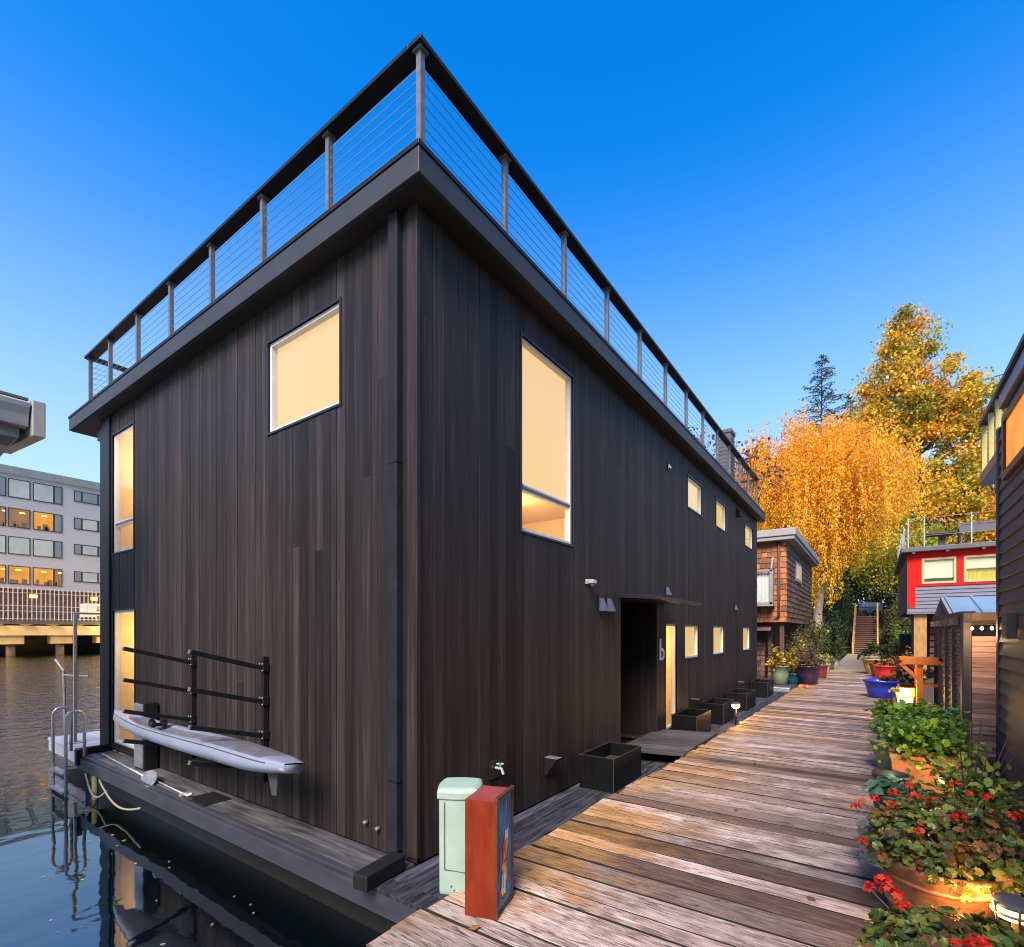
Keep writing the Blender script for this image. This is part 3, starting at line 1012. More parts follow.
b = MB(); b.box(2.75, 17.7, 2.75, 10.4, -1.5, -.245); b.box(2.75, 18.3, 2.05, 2.74, -1.2, -.245)
b.build('float_hull', M['black_trim'], house)

# ==================================================================== OBJECTS AROUND THE HOUSE
# heavy black block across the end of the side deck
b = MB(); b.obox((2.60, 3.10, -.137), (.44, .14, .118), Matrix.Rotation(R(8), 3, 'Z'))
tag(b.build('mooring_block', M['black_metal'], bevel=.012), 'heavy black metal beam lying across the near end of the side deck', 'beam')

# entry ramp
b = MB()
for k in range(9):
    x0 = 7.15 + k * .2
    b.hexa([(x0, 2.16, -.035), (x0 + .192, 2.16, -.035), (x0 + .192 - .06, 3.14, -.07), (x0 - .06, 3.14, -.07),
            (x0, 2.16, .012), (x0 + .192, 2.16, .012), (x0 + .192 - .06, 3.14, -.022), (x0 - .06, 3.14, -.022)], (rnd.random(), rnd.random(), rnd.random()))
M['ramp'] = surf('ramp_grey', (.085, .082, .095), (.022, .021, .026), 1, (18, 2, 18), rough=.55, bump=.3, attr=.35)
tag(b.build('entry_ramp', M['ramp'], bevel=.003), 'short ramp of grey boards bridging the dock to the recessed entry', 'ramp')

# planter boxes
def planter(loc, L_, Wd, H_, label, rz=0):
    t = thing('planter_box', label, 'planter', loc, 'black planter boxes along the wall')
    x, y, z = loc
    b = MB()
    th = .02
    b.box(x, x + L_, y, y + th, z, z + H_); b.box(x, x + L_, y + Wd - th, y + Wd, z, z + H_)
    b.box(x, x + th, y + th, y + Wd - th, z, z + H_); b.box(x + L_ - th, x + L_, y + th, y + Wd - th, z, z + H_)
    b.box(x + th, x + L_ - th, y + th, y + Wd - th, z + .01, z + .03)
    b.build('box', M['planter'], t, bevel=.003)
    b = MB()
    e = .008
    zz = z + H_ + .001
    b.box(x - .002, x + L_ + .002, y - .002, y + e, zz, zz + .004); b.box(x - .002, x + L_ + .002, y + Wd - e, y + Wd + .002, zz, zz + .004)
    b.box(x - .002, x + e, y + e, y + Wd - e, zz, zz + .004); b.box(x + L_ - e, x + L_ + .002, y + e, y + Wd - e, zz, zz + .004)
    b.box(x - .003, x + .004, y - .003, y + .004, z + .01, zz)
    b.build('rim', M['planter_edge'], t)
    b = MB(); b.box(x + th + .002, x + L_ - th - .002, y + th + .002, y + Wd - th - .002, z + .031, z + H_ - .17)
    b.build('soil', M['soil'], t)
    t.rotation_euler.z = R(rz)
    return t
planter((5.56, 2.50, -.2), .87, .45, .40, 'largest empty black planter box, nearest the meter pillars, before the entry ramp')
planter((9.20, 2.56, -.2), .95, .45, .40, 'empty black planter box directly under the tall lit window by the entry')
planter((10.95, 2.52, -.2), 1.0, .45, .42, 'empty black planter box just behind the glowing dock light')
planter((13.2, 2.50, -.2), 1.1, .47, .42, 'empty black planter box between the glowing dock light and the last box')
planter((16.2, 2.52, -.2), 1.1, .45, .44, 'farthest black planter box at the far corner of the black house')

# meter pillars on the dock
M['mint'] = surf('mint_paint', (.275, .385, .325), (.235, .33, .28), 5, rough=.5, dirt=(.16, .19, .14), rvar=.12, bump=.08)
M['seam'] = surf('seam_rust', (.09, .07, .05), (.05, .04, .03), 30, rough=.8)
t = thing('utility_pillar', 'mint green rounded metal utility pillar standing on the dock edge', 'utility pillar', (2.62, 2.28, -.03))
x, y, z = 2.61, 2.29, -.02
rz = R(32)
b = MB(); b.lathe([(.132, 0), (.135, .02), (.138, .625)], (x, y, z), 32, sq=.62, rotz=rz)
bd = b.build('body', M['mint'], t, smooth=False, bevel=.004)
b = MB(); b.lathe([(.143, .625), (.150, .63), (.150, .67), (.142, .69), (.12, .70), (.0001, .703)], (x, y, z), 32, sq=.62, rotz=rz)
b.build('lid', M['mint'], t, bevel=.003)
b = MB()
rm = Matrix.Rotation(rz, 3, 'Z')
def loc2(u, v, w): q = rm @ Vector((u, v, w)); return (x + q.x, y + q.y, z + q.z)
# door seam on the camera side face (-x, -y corner of the pillar)
for f_ in (0, 1):
    if f_ == 0:
        b.beam(loc2(-.1365, .085, .17), loc2(-.1385, .085, .61), .004, .003)
        b.beam(loc2(-.1365, .085, .17), loc2(-.1365, -.09, .145), .003, .004)
b.build('door_seam', M['seam'], t)
b = MB(); b.tube([loc2(-.131, .04, .06), loc2(-.139, .04, .06)], .006, 8); b.tube([loc2(-.131, .02, .035), loc2(-.139, .02, .035)], .005, 8)
b.build('bolt', M['seam'], t)

M['rust_red'] = surf('rust_red_paint', (.20, .026, .006), (.11, .012, .004), 4, (3, 3, .8), rough=.5, dirt=(.055, .016, .008), rvar=.12, spec=.2)
M['rust_top'] = surf('rust_top', (.26, .060, .055), (.19, .035, .032), 5, rough=.4, dirt=(.2, .05, .04))
M['rust_dark'] = surf('rust_dark', (.10, .045, .028), (.05, .022, .016), 20, rough=.6, metal=.2)
t = thing('utility_box', 'tall rust red metal box with a blue painted panel standing on the dock edge', 'utility box', (2.5, 1.95, 0))
P0 = Vector((2.325, 2.005, .002)); P1 = Vector((2.385, 1.825, .002)); P2 = Vector((2.665, 1.905, .002)); P3 = P0 + P2 - P1
Hh = .695
b = MB()
b.hexa([P0, P1, P2, P3] + [p + Vector((0, 0, Hh)) for p in (P0, P1, P2, P3)])
b.f.pop(1); b.c.pop(1); b.m.pop(1)
b.face([p + Vector((0, 0, Hh)) for p in (P0, P1, P2, P3)], m=1)
b.build('body', [M['rust_red'], M['rust_top']], t)
ex = (P2 - P1).normalized(); nn = Vector((ex.y, -ex.x, 0))
if nn.dot(Vector((-1, -1, 0))) < 0 and nn.y > 0: nn = -nn
LW = (P2 - P1).length
b = MB()
def pan(b, u0, u1, z0, z1, d0, d1, m=0, c=(.5, .5, .5)):
    q = [P1 + ex * u + nn * d for u, d in ((u0, d1), (u1, d1), (u1, d0), (u0, d0))]
    b.hexa([v + Vector((0, 0, z0)) for v in q] + [v + Vector((0, 0, z1)) for v in q], c, m)
e = .02
pan(b, 0, LW, 0, e, 0, .016); pan(b, 0, LW, Hh - e + .02, Hh + .02, -.002, .02); pan(b, 0, e, e, Hh - e + .018, 0, .016); pan(b, LW - e, LW, e, Hh - e + .018, 0, .016)
b.build('panel_frame', M['rust_dark'], t, bevel=.002)


def mural_mat():
    m, nt, bs = newmat('painted_panel')
    N, L = nt.nodes, nt.links
    setp(bs, .5)
    tc = N.new('ShaderNodeTexCoord')
    at = N.new('ShaderNodeAttribute'); at.attribute_name = 'Col'
    mp = N.new('ShaderNodeMapping'); mp.inputs['Scale'].default_value = (30, 30, 5); L.new(tc.outputs['Object'], mp.inputs['Vector'])
    nz = N.new('ShaderNodeTexNoise'); nz.inputs['Scale'].default_value = 1.2; nz.inputs['Detail'].default_value = 6; L.new(mp.outputs[0], nz.inputs['Vector'])
    mr = N.new('ShaderNodeMapRange'); mr.inputs['From Min'].default_value = .3; mr.inputs['From Max'].default_value = .7
    mr.inputs['To Min'].default_value = .45; mr.inputs['To Max'].default_value = 1.35
    L.new(nz.outputs['Fac'], mr.inputs[0])
    mu = N.new('ShaderNodeVectorMath'); mu.operation = 'SCALE'; L.new(at.outputs['Color'], mu.inputs[0]); L.new(mr.outputs[0], mu.inputs['Scale'])
    L.new(mu.outputs[0], bs.inputs['Base Color'])
    return m
M['mural'] = mural_mat()
b = MB()
pan(b, e, LW - e, e, Hh - e + .017, 0, .006, c=(.04, .20, .44))
def stroke(u0, u1, z0, z1, c, k, sl=0.0):
    q0, q1 = .0065 + k * .0012, .0074 + k * .0012
    pts = [(u0, z0), (u1, z0), (u1 + sl, z1), (u0 + sl, z1)]
    b.hexa([P1 + ex * u + nn * q1 + Vector((0, 0, z)) for u, z in pts] + [P1 + ex * u + nn * q0 + Vector((0, 0, z)) for u, z in pts], c)
r2_ = random.Random(3)
for k in range(14):
    u = r2_.uniform(.03, .24); z_ = r2_.uniform(.04, .6)
    stroke(u, min(LW - e - .01, u + r2_.uniform(.012, .03)), z_, min(Hh - .03, z_ + r2_.uniform(.08, .25)), r2_.choice(((.03, .12, .36), (.06, .28, .52), (.02, .17, .40), (.10, .10, .30))), k % 2)
stroke(.06, .10, .25, .42, (.20, .07, .30), 2); stroke(.05, .10, .06, .14, (.28, .05, .20), 2)
stroke(.095, .150, .28, .44, (.55, .05, .03), 3, .03); stroke(.125, .160, .30, .42, (.75, .30, .04), 4, .03)
stroke(.135, .185, .42, .475, (.72, .72, .76), 5, .008)
stroke(.09, .16, .255, .285, (.75, .45, .02), 5)
stroke(.075, .145, .12, .25, (.62, .62, .58), 4, .03); stroke(.09, .12, .14, .24, (.20, .35, .55), 5, .02); stroke(.12, .17, .17, .23, (.65, .50, .25), 6)
stroke(.085, .15, .095, .118, (.70, .55, .03), 5); stroke(.10, .13, .07, .10, (.05, .06, .10), 5)
b.build('painted_panel', M['mural'], t)

# ---- boat rack on the left wall
rk = thing('boat_rack', 'black metal wall rack of upswept arms holding the white surfski', 'rack', (HX, 6.2, .3))
for k, (yy, zz0, zz1) in enumerate(((5.32, .1, 1.44), (7.02, .1, 1.42))):
    b = MB()
    b.box(HX - .060, HX - .004, yy - .024, yy + .024, zz0, zz1)
    for z_ in (1.36, 1.0, .64, .3):
        b.box(HX - .070, HX - .003, yy - .040, yy + .040, z_ - .085, z_ + .01)
    pz = b.build('upright', M['black_metal'], rk, bevel=.004)
    b = MB()
    for z_ in (1.36, 1.0, .64, .3):
        for dy in (-.035, .035):
            for dz in (-.07, -.0):
                b.tube([(HX - .070, yy + dy * .75, z_ + dz), (HX - .079, yy + dy * .75, z_ + dz)], .007, 8)
    b.build('bolt', M['stainless'], pz)
    for z_ in (1.36, 1.0, .64, .3):
        b = MB()
        dz = .19
        b.beam((HX - .08, yy, z_ - .04), (2.17, yy, z_ - .04 + dz),   .042, .046)
        ar = b.build('arm', M['black_metal'], rk, bevel=.003)
        b = MB(); b.beam((2.1695, yy, z_ - .04 + dz), (2.16, yy, z_ - .04 + dz + .003), .042, .038)
        b.build('end_cap', M['steel_grey'], ar)

# ---- surfski
M['hull'] = surf('hull_pale', (.26, .295, .40), (.22, .255, .36), 3, rough=.25, coat=.3, dirt=(.30, .33, .42))
M['ski_deck'] = surf('ski_deck_grey', (.13, .13, .155), (.08, .08, .10), 10, rough=.6, bump=.2)
M['ski_line'] = surf('ski_line', (.06, .06, .075), (.04, .04, .05), 10, rough=.5)
ski = thing('surfski', 'long pale blue white surfski lying on the lowest arms of the wall rack', 'surfski', (2.5, 6.2, .45))
SY0, SY1 = 4.12, 8.49         # stern, bow
def ski_sec(t):               # t 0 stern .. 1 bow -> half width, keel z, gunwale z
    w = .25 * (math.sin(math.pi * min(1, max(0, .13 + .87 * t)) ** .92) ** .62) if t < 1 else 0
    w = max(w, .012)
    if t < .06: w = .105 + (w - .105) * (t / .06) if w > .105 else w
    keel = .395 + .10 * max(0, (t - .62) / .38) ** 2 + .075 * max(0, (.16 - t) / .16) ** 1.5
    gun = .575 + .055 * max(0, (t - .6) / .4) ** 1.5 + .005 * math.sin(t * 6)
    gun -= .03 * max(0, (.25 - t) / .25)
    return w, keel, gun
b = MB()
nS, ring = 44, 12
rings = []
for i in range(nS + 1):
    t_ = i / nS
    w, kz, gz = ski_sec(t_)
    yy = SY0 + (SY1 - SY0) * t_
    r_ = []
    for j in range(ring + 1):
        a = math.pi * (j / ring)              # from left gunwale under the keel to right gunwale
        cx_ = -math.cos(a)
        r_.append((2.50 + w * (abs(cx_) ** .8) * (1 if cx_ > 0 else -1), yy, gz - (gz - kz) * (math.sin(a) ** .75)))
    rings.append(r_)
for i in range(nS):
    for j in range(ring):
        b.face([rings[i][j], rings[i][j + 1], rings[i + 1][j + 1], rings[i + 1][j]])
b.face(list(reversed(rings[0])))
def merge(o, d=.0005):
    import bmesh
    bm = bmesh.new(); bm.from_mesh(o.data)
    bmesh.ops.remove_doubles(bm, verts=bm.verts, dist=d)
    bmesh.ops.recalc_face_normals(bm, faces=bm.faces)
    bm.to_mesh(o.data); bm.free()
    return o
hl = merge(b.build('hull', M['hull'], ski, smooth=True))
b = MB()                       # deck: pale rim, sunken grey cockpit and foot pads
dsec = []
for i in range(nS + 1):
    t_ = i / nS
    w, kz, gz = ski_sec(t_)
    yy = SY0 + (SY1 - SY0) * t_
    inn = max(.3, .62 - .3 * max(0, (t_ - .8) / .2))
    ck = 0.0
    if .34 < t_ < .82: ck = .11 * math.sin(math.pi * (t_ - .34) / .48) ** .6
    cr = .022 * min(1, w / .2)
    dsec.append([(2.50 - w, yy, gz), (2.50 - w * .86, yy, gz + .012), (2.50 - w * inn, yy, gz + cr - ck * .35), (2.50, yy, gz + cr * 1.2 - ck), (2.50 + w * inn, yy, gz + cr - ck * .35), (2.50 + w * .86, yy, gz + .012), (2.50 + w, yy, gz)])
for i in range(nS):
    for j in range(6):
        t_ = i / nS
        grey = j in (2, 3) and .05 < t_ < .80 or (j in (1, 4) and .05 < t_ < .30)
        b.face([dsec[i][j], dsec[i + 1][j], dsec[i + 1][j + 1], dsec[i][j + 1]], m=1 if grey else 0)
merge(b.build('deck', [M['hull'], M['ski_deck']], ski, smooth=True))
b = MB()
for side in (-1, 1):
    p = []
    for i in range(2, nS - 1):
        t_ = i / nS
        w, kz, gz = ski_sec(t_)
        p.append((2.50 + side * (w * 1.0 + .002), SY0 + (SY1 - SY0) * t_, gz - .012))
    b.tube(p, .0045, 6)
b.build('rub_line', M['ski_line'], ski)
b = MB()                        # fin under the stern
fy = 4.46
b.hexa([(2.496, fy + .10, .46), (2.504, fy + .10, .46), (2.504, fy - .10, .46), (2.496, fy - .10, .46),
        (2.498, fy - .06, .235), (2.502, fy - .06, .235), (2.502, fy - .13, .24), (2.498, fy - .13, .24)])
M['fin'] = surf('fin_grey', (.055, .058, .068), (.035, .038, .045), 8, rough=.35)
b.build('fin', M['fin'], ski)
b = MB()
b.obox((2.44, 7.05, .60), (.05, .12, .06), Matrix.Rotation(.4, 3, 'X')); b.obox((2.56, 7.05, .60), (.05, .12, .06), Matrix.Rotation(.4, 3, 'X')); b.box(2.42, 2.58, 7.08, 7.11, .56, .60)
b.build('foot_pedal', M['black_trim'], ski, bevel=.006)

ski.rotation_euler.y = R(9)

# ---- power pedestal behind the board
t = thing('power_pedestal', 'grey steel power pedestal on the side deck beside the lower lit window', 'pedestal', (2.75, 8.3, -.2))
b = MB(); b.box(2.74, 2.905, 8.12, 8.44, -.2, .72)
b.build('cabinet', M['black_metal'], t, bevel=.005)
b = MB(); b.box(2.722, 2.739, 8.13, 8.43, -.17, .71)
b.build('front_plate', M['galv'], t, bevel=.004)

# ---- paddle and boat pole lying on the side deck
pd = thing('paddle', 'pale two bladed paddle lying along the side deck below the surfski', 'paddle', (2.7, 8, -.19))
b = MB(); b.tube([(2.70, 9.6, -.165), (2.61, 7.75, -.175)], .015, 10)
b.build('shaft', M['galv'], pd, smooth=True)
b = MB()
def blade(b, c0, L_, Wd, rot):
    ring0 = []
    for k in range(9):
        s_ = k / 8
        w = Wd * math.sin(math.pi * (.12 + .8 * s_)) ** .7 * (.5 + .7 * s_)
        ring0.append((s_ * L_, w))
    for i in range(8):
        (l0, w0), (l1, w1) = ring0[i], ring0[i + 1]
        for sg in (-1, 1):
            q = [(l0, 0, .02 * math.sin(3 * i / 8)), (l1, 0, .02 * math.sin(3 * (i + 1) / 8)), (l1, sg * w1, .012), (l0, sg * w0, .012)]
            pts = [Vector(c0) + rot @ Vector(k_) for k_ in q]
            up = rot @ Vector((0, 0, .006))
            b.hexa([k_ - up for k_ in pts] + [k_ + up for k_ in pts])
blade(b, (2.61, 7.76, -.165), .46, .12, Matrix.Rotation(R(-93), 3, 'Z') @ Matrix.Rotation(R(60), 3, 'X'))
b.build('blade', M['galv'], pd)
bp_ = thing('boat_pole', 'thin white pole with a metal end lying on the side deck beside the paddle', 'pole', (2.6, 7, -.19))
b = MB(); b.tube([(2.66, 8.35, -.18), (2.60, 6.55, -.18)], .011, 8)
b.build('shaft', M['galv'], bp_, smooth=True)
b = MB(); b.tube([(2.60, 6.55, -.18), (2.595, 6.42, -.175), (2.63, 6.40, -.16)], .016, 8); b.box(2.55, 2.65, 6.5, 6.53, -.195, -.165)
b.build('hook', M['stainless'], bp_)
b = MB(); b.box(2.56, 2.86, 5.95, 6.38, -.199, -.188)
tag(b.build('rubber_mat', M['black_trim'], bevel=.003), 'small dark mat lying on the side deck at the tip of the pole', 'mat')

# ---- swim ladder, gangway pole, corner guard, finger dock, mooring lines
ld = thing('swim_ladder', 'stainless swim ladder with two hooped handrails at the far end of the side deck', 'ladder', (2.4, 10.3, -.2))
for yy in (9.80, 10.45):
    b = MB()
    pts = [(2.31, yy, -1.3), (2.31, yy, .40)] + [(2.42 - .11 * math.cos(a), yy, .40 + .11 * math.sin(a)) for a in [math.pi * k / 10 for k in range(1, 10)]] + [(2.53, yy, .40), (2.53, yy, -.20)]
    b.tube(pts, .021, 10)
    b.build('handrail', M['stainless'], ld, smooth=True)
for z_ in (-.42, -.70, -1.0):
    b = MB(); b.box(2.27, 2.35, 9.82, 10.43, z_ - .015, z_ + .015)
    b.build('rung', M['stainless'], ld)
gp = thing('gangway_post', 'tall slim galvanised post with a crossbar and hinged arm rising from the finger dock', 'post', (2.9, 11.75, -.3))
b = MB(); b.box(2.875, 2.925, 11.725, 11.775, -.3, 2.02); b.box(2.80, 3.0, 11.65, 11.85, -.3, -.285)
b.build('post', M['post_steel'], gp, bevel=.006)
b = MB(); b.box(2.88, 4.9, 11.73, 11.77, 2.021, 2.055)
b.build('crossbar', M['post_steel'], gp)
b = MB(); b.tube([(2.80, 11.9, -.2), (2.80, 12.0, 1.0), (2.72, 12.15, 1.2)], .022, 8)
b.tube([(2.80, 11.98, .92), (3.05, 11.6, .9)], .014, 8)
b.build('hinged_arm', M['post_steel'], gp)
M['finger'] = surf('finger_dock', (.30, .315, .37), (.22, .235, .285), 3, (6, 1, 1), rough=.5, rvar=.15)
b = MB()
for k in range(11): b.box(2.75 + k * .3, 3.04 + k * .3, 10.65, 12.8, -.36, -.30)
b.box(2.76, 6.0, 10.66, 12.78, -.55, -.365)
tag(b.build('finger_dock', M['finger'], bevel=.01), 'low pale grey finger dock at the far corner of the black house', 'dock')
b = MB(); b.box(2.48, 2.95, 10.01, 10.08, -.22, -.10); b.box(2.46, 2.53, 9.9, 10.005, -.34, -.10)
tag(b.build('corner_guard', M['black_metal'], bevel=.006), 'black angle kerb at the outer end of the side deck by the ladder', 'kerb')
M['rope'] = surf('rope', (.26, .245, .19), (.17, .16, .125), 60, rough=.9)
for k, (y0, dy, sg, lb) in enumerate(((9.9, .9, .20, 'pale mooring line hanging slack nearest the swim ladder under the deck'), (9.3, 1.5, .16, 'long pale hose sagging under the side deck edge to the water'))):
    b = MB()
    b.tube([(2.49 - .02 * math.sin(math.pi * i / 14), y0 - .3 - dy * i / 14, -.41 - sg * math.sin(math.pi * i / 14) - .10 * i / 14) for i in range(15)], .013, 8)
    tag(b.build('mooring_line', M['rope'], smooth=True), lb, 'rope')
M['old_pile'] = surf('mossy_pile', (.22, .20, .07), (.10, .09, .04), 8, rough=.8)
b = MB(); b.tube([(2.52, 9.3, -1.2), (2.52, 9.3, -.41)], .035, 10)
tag(b.build('fender_stick', M['old_pile'], smooth=True), 'short mossy yellow stick fender under the side deck near the ladder', 'fender')

# ---- glowing dock light
M['warm_glow'] = emis('warm_glow', (1.0, .50, .10), 10.0)
M['warm_glow_soft'] = emis('warm_glow_soft', (1.0, .50, .10), 2.2)
def lamp_point(o, loc, energy, colr=(1, .52, .16), size=.05):
    l = bpy.data.lights.new('bulb', 'POINT'); l.energy = energy; l.color = colr; l.shadow_soft_size = size
    q = bpy.data.objects.new('bulb', l); col.objects.link(q); q.location = Vector(loc) - W[o.name]; q.parent = o
sl = thing('path_light', 'small glowing mushroom path light at the dock edge by the planter boxes', 'path light', (10.95, 2.28, -.2))
b = MB(); b.tube([(10.95, 2.28, -.2), (10.95, 2.28, .16)], .018, 8)
b.build('stake', M['black_metal'], sl, smooth=True)
b = MB(); b.lathe([(.045, .165), (.075, .20), (.075, .235)], (10.95, 2.28, 0), 16)
b.build('lens', M['warm_glow'], sl, smooth=True)
b = MB(); b.lathe([(.105, .25), (.10, .262), (.055, .29), (.0001, .302)], (10.95, 2.28, 0), 16)
b.build('cap', M['planter_edge'], sl, smooth=True)
lamp_point(sl, (10.95, 2.22, .19), 11, size=.06)
# ==================================================================== NEIGHBOUR EAVE, FAR BUILDING, PIER
M['eave_metal'] = surf('eave_metal', (.36, .36, .345), (.25, .25, .24), 3, rough=.5, dirt=(.14, .11, .085), rvar=.1)
M['eave_dark'] = surf('eave_dark', (.10, .10, .10), (.06, .06, .06), 4, rough=.6)
M['plain_wall'] = surf('neighbour_wall', (.22, .20, .18), (.17, .155, .14), 2, (1, 1, 12), rough=.7)
nb = thing('boathouse', 'pale grey boathouse roof corner with a metal gutter jutting in beside the sky', 'boathouse', (-2, 10, -.7))
b = MB(); b.box(-7.0, .95, 8.75, 9.6, -.7, 4.0)
b.build('wall', M['plain_wall'], nb)
b = MB(); b.hexa([(-7.2, 8.42, 4.05), (1.55, 8.42, 4.05), (1.55, 9.9, 4.0), (-7.2, 9.9, 4.0), (-7.2, 8.42, 4.42), (1.55, 8.42, 4.42), (1.55, 9.9, 4.55), (-7.2, 9.9, 4.55)])
b.build('roof', M['eave_metal'], nb)
b = MB(); b.hexa([(-7.25, 8.25, 4.47), (1.60, 8.25, 4.47), (1.60, 9.9, 4.64), (-7.25, 9.9, 4.64), (-7.25, 8.25, 4.50), (1.60, 8.25, 4.50), (1.60, 9.9, 4.67), (-7.25, 9.9, 4.67)])
b.build('roof_sheet', M['eave_dark'], nb)
b = MB()                         # K-style gutter profile, extruded along X
prof = [(8.40, 4.44), (8.20, 4.44), (8.18, 4.42), (8.19, 4.37), (8.235, 4.29), (8.25, 4.20), (8.26, 4.16), (8.40, 4.16)]
for (a_, b_) in zip(prof, prof[1:]):
    b.face([(-7.2, a_[0], a_[1]), (-7.2, b_[0], b_[1]), (1.60, b_[0], b_[1]), (1.60, a_[0], a_[1])])
b.face([(1.60, p_[0], p_[1]) for p_ in prof])
b.build('gutter', M['eave_metal'], nb)
b = MB(); b.hexa([(1.62, 8.17, 4.04), (1.74, 8.17, 4.04), (1.74, 9.9, 4.20), (1.62, 9.9, 4.20), (1.62, 8.17, 4.47), (1.74, 8.17, 4.47), (1.74, 9.9, 4.64), (1.62, 9.9, 4.64)])
b.build('bargeboard', M['eave_metal'], nb, bevel=.01)
b = MB(); b.box(-7.0, 1.5, 8.27, 8.74, 4.0, 4.045); b.box(-7, 1.3, 8.30, 8.36, 3.92, 4.0)
b.build('soffit', M['eave_dark'], nb)

# far apartment building over the water
M['apt_wall'] = surf('apt_wall', (.28, .305, .34), (.25, .275, .305), .6, (1, 1, 6), rough=.7)
M['apt_roof'] = surf('apt_parapet', (.16, .20, .21), (.12, .15, .16), .8, (4, 4, .5), rough=.6)
M['apt_frame'] = surf('apt_frame', (.022, .022, .026), (.015, .015, .018), 3, rough=.5)
M['apt_glass'] = surf('apt_glass', (.13, .17, .19), (.08, .11, .12), .4, rough=.12, spec=.8)
M['apt_pale'] = surf('apt_pale_blind', (.30, .35, .34), (.22, .27, .27), .5, rough=.25, spec=.6)
M['apt_lit'] = emis('apt_lit', (1.0, .46, .05), .36, (.55, .20, .02), .45)
M['apt_shape'] = surf('apt_furniture', (.16, .09, .05), (.10, .06, .035), 1, rough=.8)
M['apt_dim'] = emis('apt_dim', (.50, .24, .08), .24, (.28, .17, .09), .5)
YB = 84.0
apt = thing('apartment_building', 'grey blue apartment building with rows of lit and dark windows across the water', 'apartment building', (15, YB, 1.2))
b = MB(); b.box(-60, 70, YB, YB + 22, 6.9, 20.55)
b.build('wall', M['apt_wall'], apt)
b = MB(); b.box(-60.2, 70.2, YB - .2, YB + 22.2, 20.55, 21.5)
b.build('roof', M['apt_roof'], apt)
M['podium'] = surf('podium_brick', (.14, .075, .05), (.06, .035, .03), 1.2, (1, 1, 2), rough=.8)
b = MB(); b.box(-60, 70, YB + .6, YB + 21, 1.2, 6.89)
b.build('podium', M['podium'], apt)
rows = [(17.8, 20.05), (14.25, 16.55), (11.0, 13.15), (7.45, 9.65)]
def apt_win(x0, x1, z0, z1, mats, splits):
    b = MB()
    b.box(x0, x1, YB - .06, YB + .02, z0, z1)
    w = b.build('window', M['apt_frame'], apt)
    xs_ = [x0] + [x0 + (x1 - x0) * s_ for s_ in splits] + [x1]
    for i, (p, q) in enumerate(zip(xs_, xs_[1:])):
        b = MB(); b.box(p + .10, q - .10, YB - .075, YB - .061, z0 + .11, z1 - .11)
        k_ = mats[i % len(mats)]
        if k_ in ('apt_lit', 'apt_dim'):      # furniture and a ceiling fitting seen through the glass
            r3 = random.Random(int((p + z0) * 100))
            wd = q - p - .2
            for f_ in range(3):
                u = p + .1 + wd * r3.uniform(0, .75)
                b.box(u, min(q - .1, u + wd * r3.uniform(.12, .35)), YB - .078, YB - .0755, z0 + .11, z0 + .11 + r3.uniform(.25, .8), m=1)
            u = p + .1 + wd * r3.uniform(.2, .7)
            b.box(u, min(q - .1, u + .5), YB - .078, YB - .0755, z1 - .55, z1 - .42, m=2)
        b.build('pane', [M[k_], M['apt_shape'], M['warm_glow_soft']], w)
G_, P_, L_, D_ = 'apt_glass', 'apt_pale', 'apt_lit', 'apt_dim'
plan = [([P_, G_], [P_, P_, G_], [G_, G_, G_]), ([G_, D_], [D_, L_, G_], [G_, P_, G_]), ([P_, P_], [P_, P_, G_], [G_, P_, G_]), ([D_, L_], [L_, L_, D_], [G_, P_, P_])]
for (z0, z1), (pa, pb, pc) in zip(rows, plan):
    apt_win(12.2, 14.32, z0, z1, pa, [.6])
    apt_win(14.49, 16.45, z0, z1, pb[:1], [])
    apt_win(16.68, 19.45, z0, z1, pb[1:], [.71])
    apt_win(20.6, 25.6, z0 + .72, z1 - .1, pc, [.16, .5])
    apt_win(27.0, 31.4, z0, z1, [P_, G_], [.6])
    apt_win(4.0, 11.4, z0, z1, [G_, P_], [.5])
    apt_win(-6.0, 1.5, z0, z1, [G_, P_], [.5])
b = MB()
for x_ in (4, 11.0, 16.5, 22.5):
    b.box(x_, x_ + .7, YB + .5, YB + .58, 5.9, 6.3)
b.build('soffit_light', M['warm_glow_soft'], apt)

# pier in front of it
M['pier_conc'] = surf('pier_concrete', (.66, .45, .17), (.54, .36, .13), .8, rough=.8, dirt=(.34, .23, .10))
M['pier_pile'] = surf('pier_pile', (.20, .14, .07), (.11, .08, .045), 1, rough=.85)
M['pier_dark'] = surf('pier_dark', (.10, .085, .06), (.05, .04, .03), 1, rough=.9)
YP = 72.0
pier = thing('pier', 'long tan concrete pier on stubby piles in front of the apartment building', 'pier', (12, YP, -.75))
b = MB(); b.box(-50, 60, YP, YP + 10.4, 2.5, 2.88)
b.build('slab', M['pier_dark'], pier)
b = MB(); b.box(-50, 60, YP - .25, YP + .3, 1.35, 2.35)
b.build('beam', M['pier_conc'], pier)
for k in range(-4, 24):
    x_ = 3.0 + k * 2.15
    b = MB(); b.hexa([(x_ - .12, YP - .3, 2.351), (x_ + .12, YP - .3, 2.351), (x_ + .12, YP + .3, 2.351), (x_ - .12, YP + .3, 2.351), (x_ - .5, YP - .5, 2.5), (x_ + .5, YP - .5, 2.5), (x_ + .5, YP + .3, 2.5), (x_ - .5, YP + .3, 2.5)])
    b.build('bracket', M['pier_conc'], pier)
for k, x_ in enumerate([-18.6 + i * 3.92 for i in range(18)]):
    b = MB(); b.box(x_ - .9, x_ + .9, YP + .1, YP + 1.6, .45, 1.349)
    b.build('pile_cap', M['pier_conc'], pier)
    b = MB(); b.tube([(x_, YP + .9, -1.6), (x_, YP + .9, .45)], .36, 14)
    b.build('pile', M['pier_pile'], pier, smooth=True)
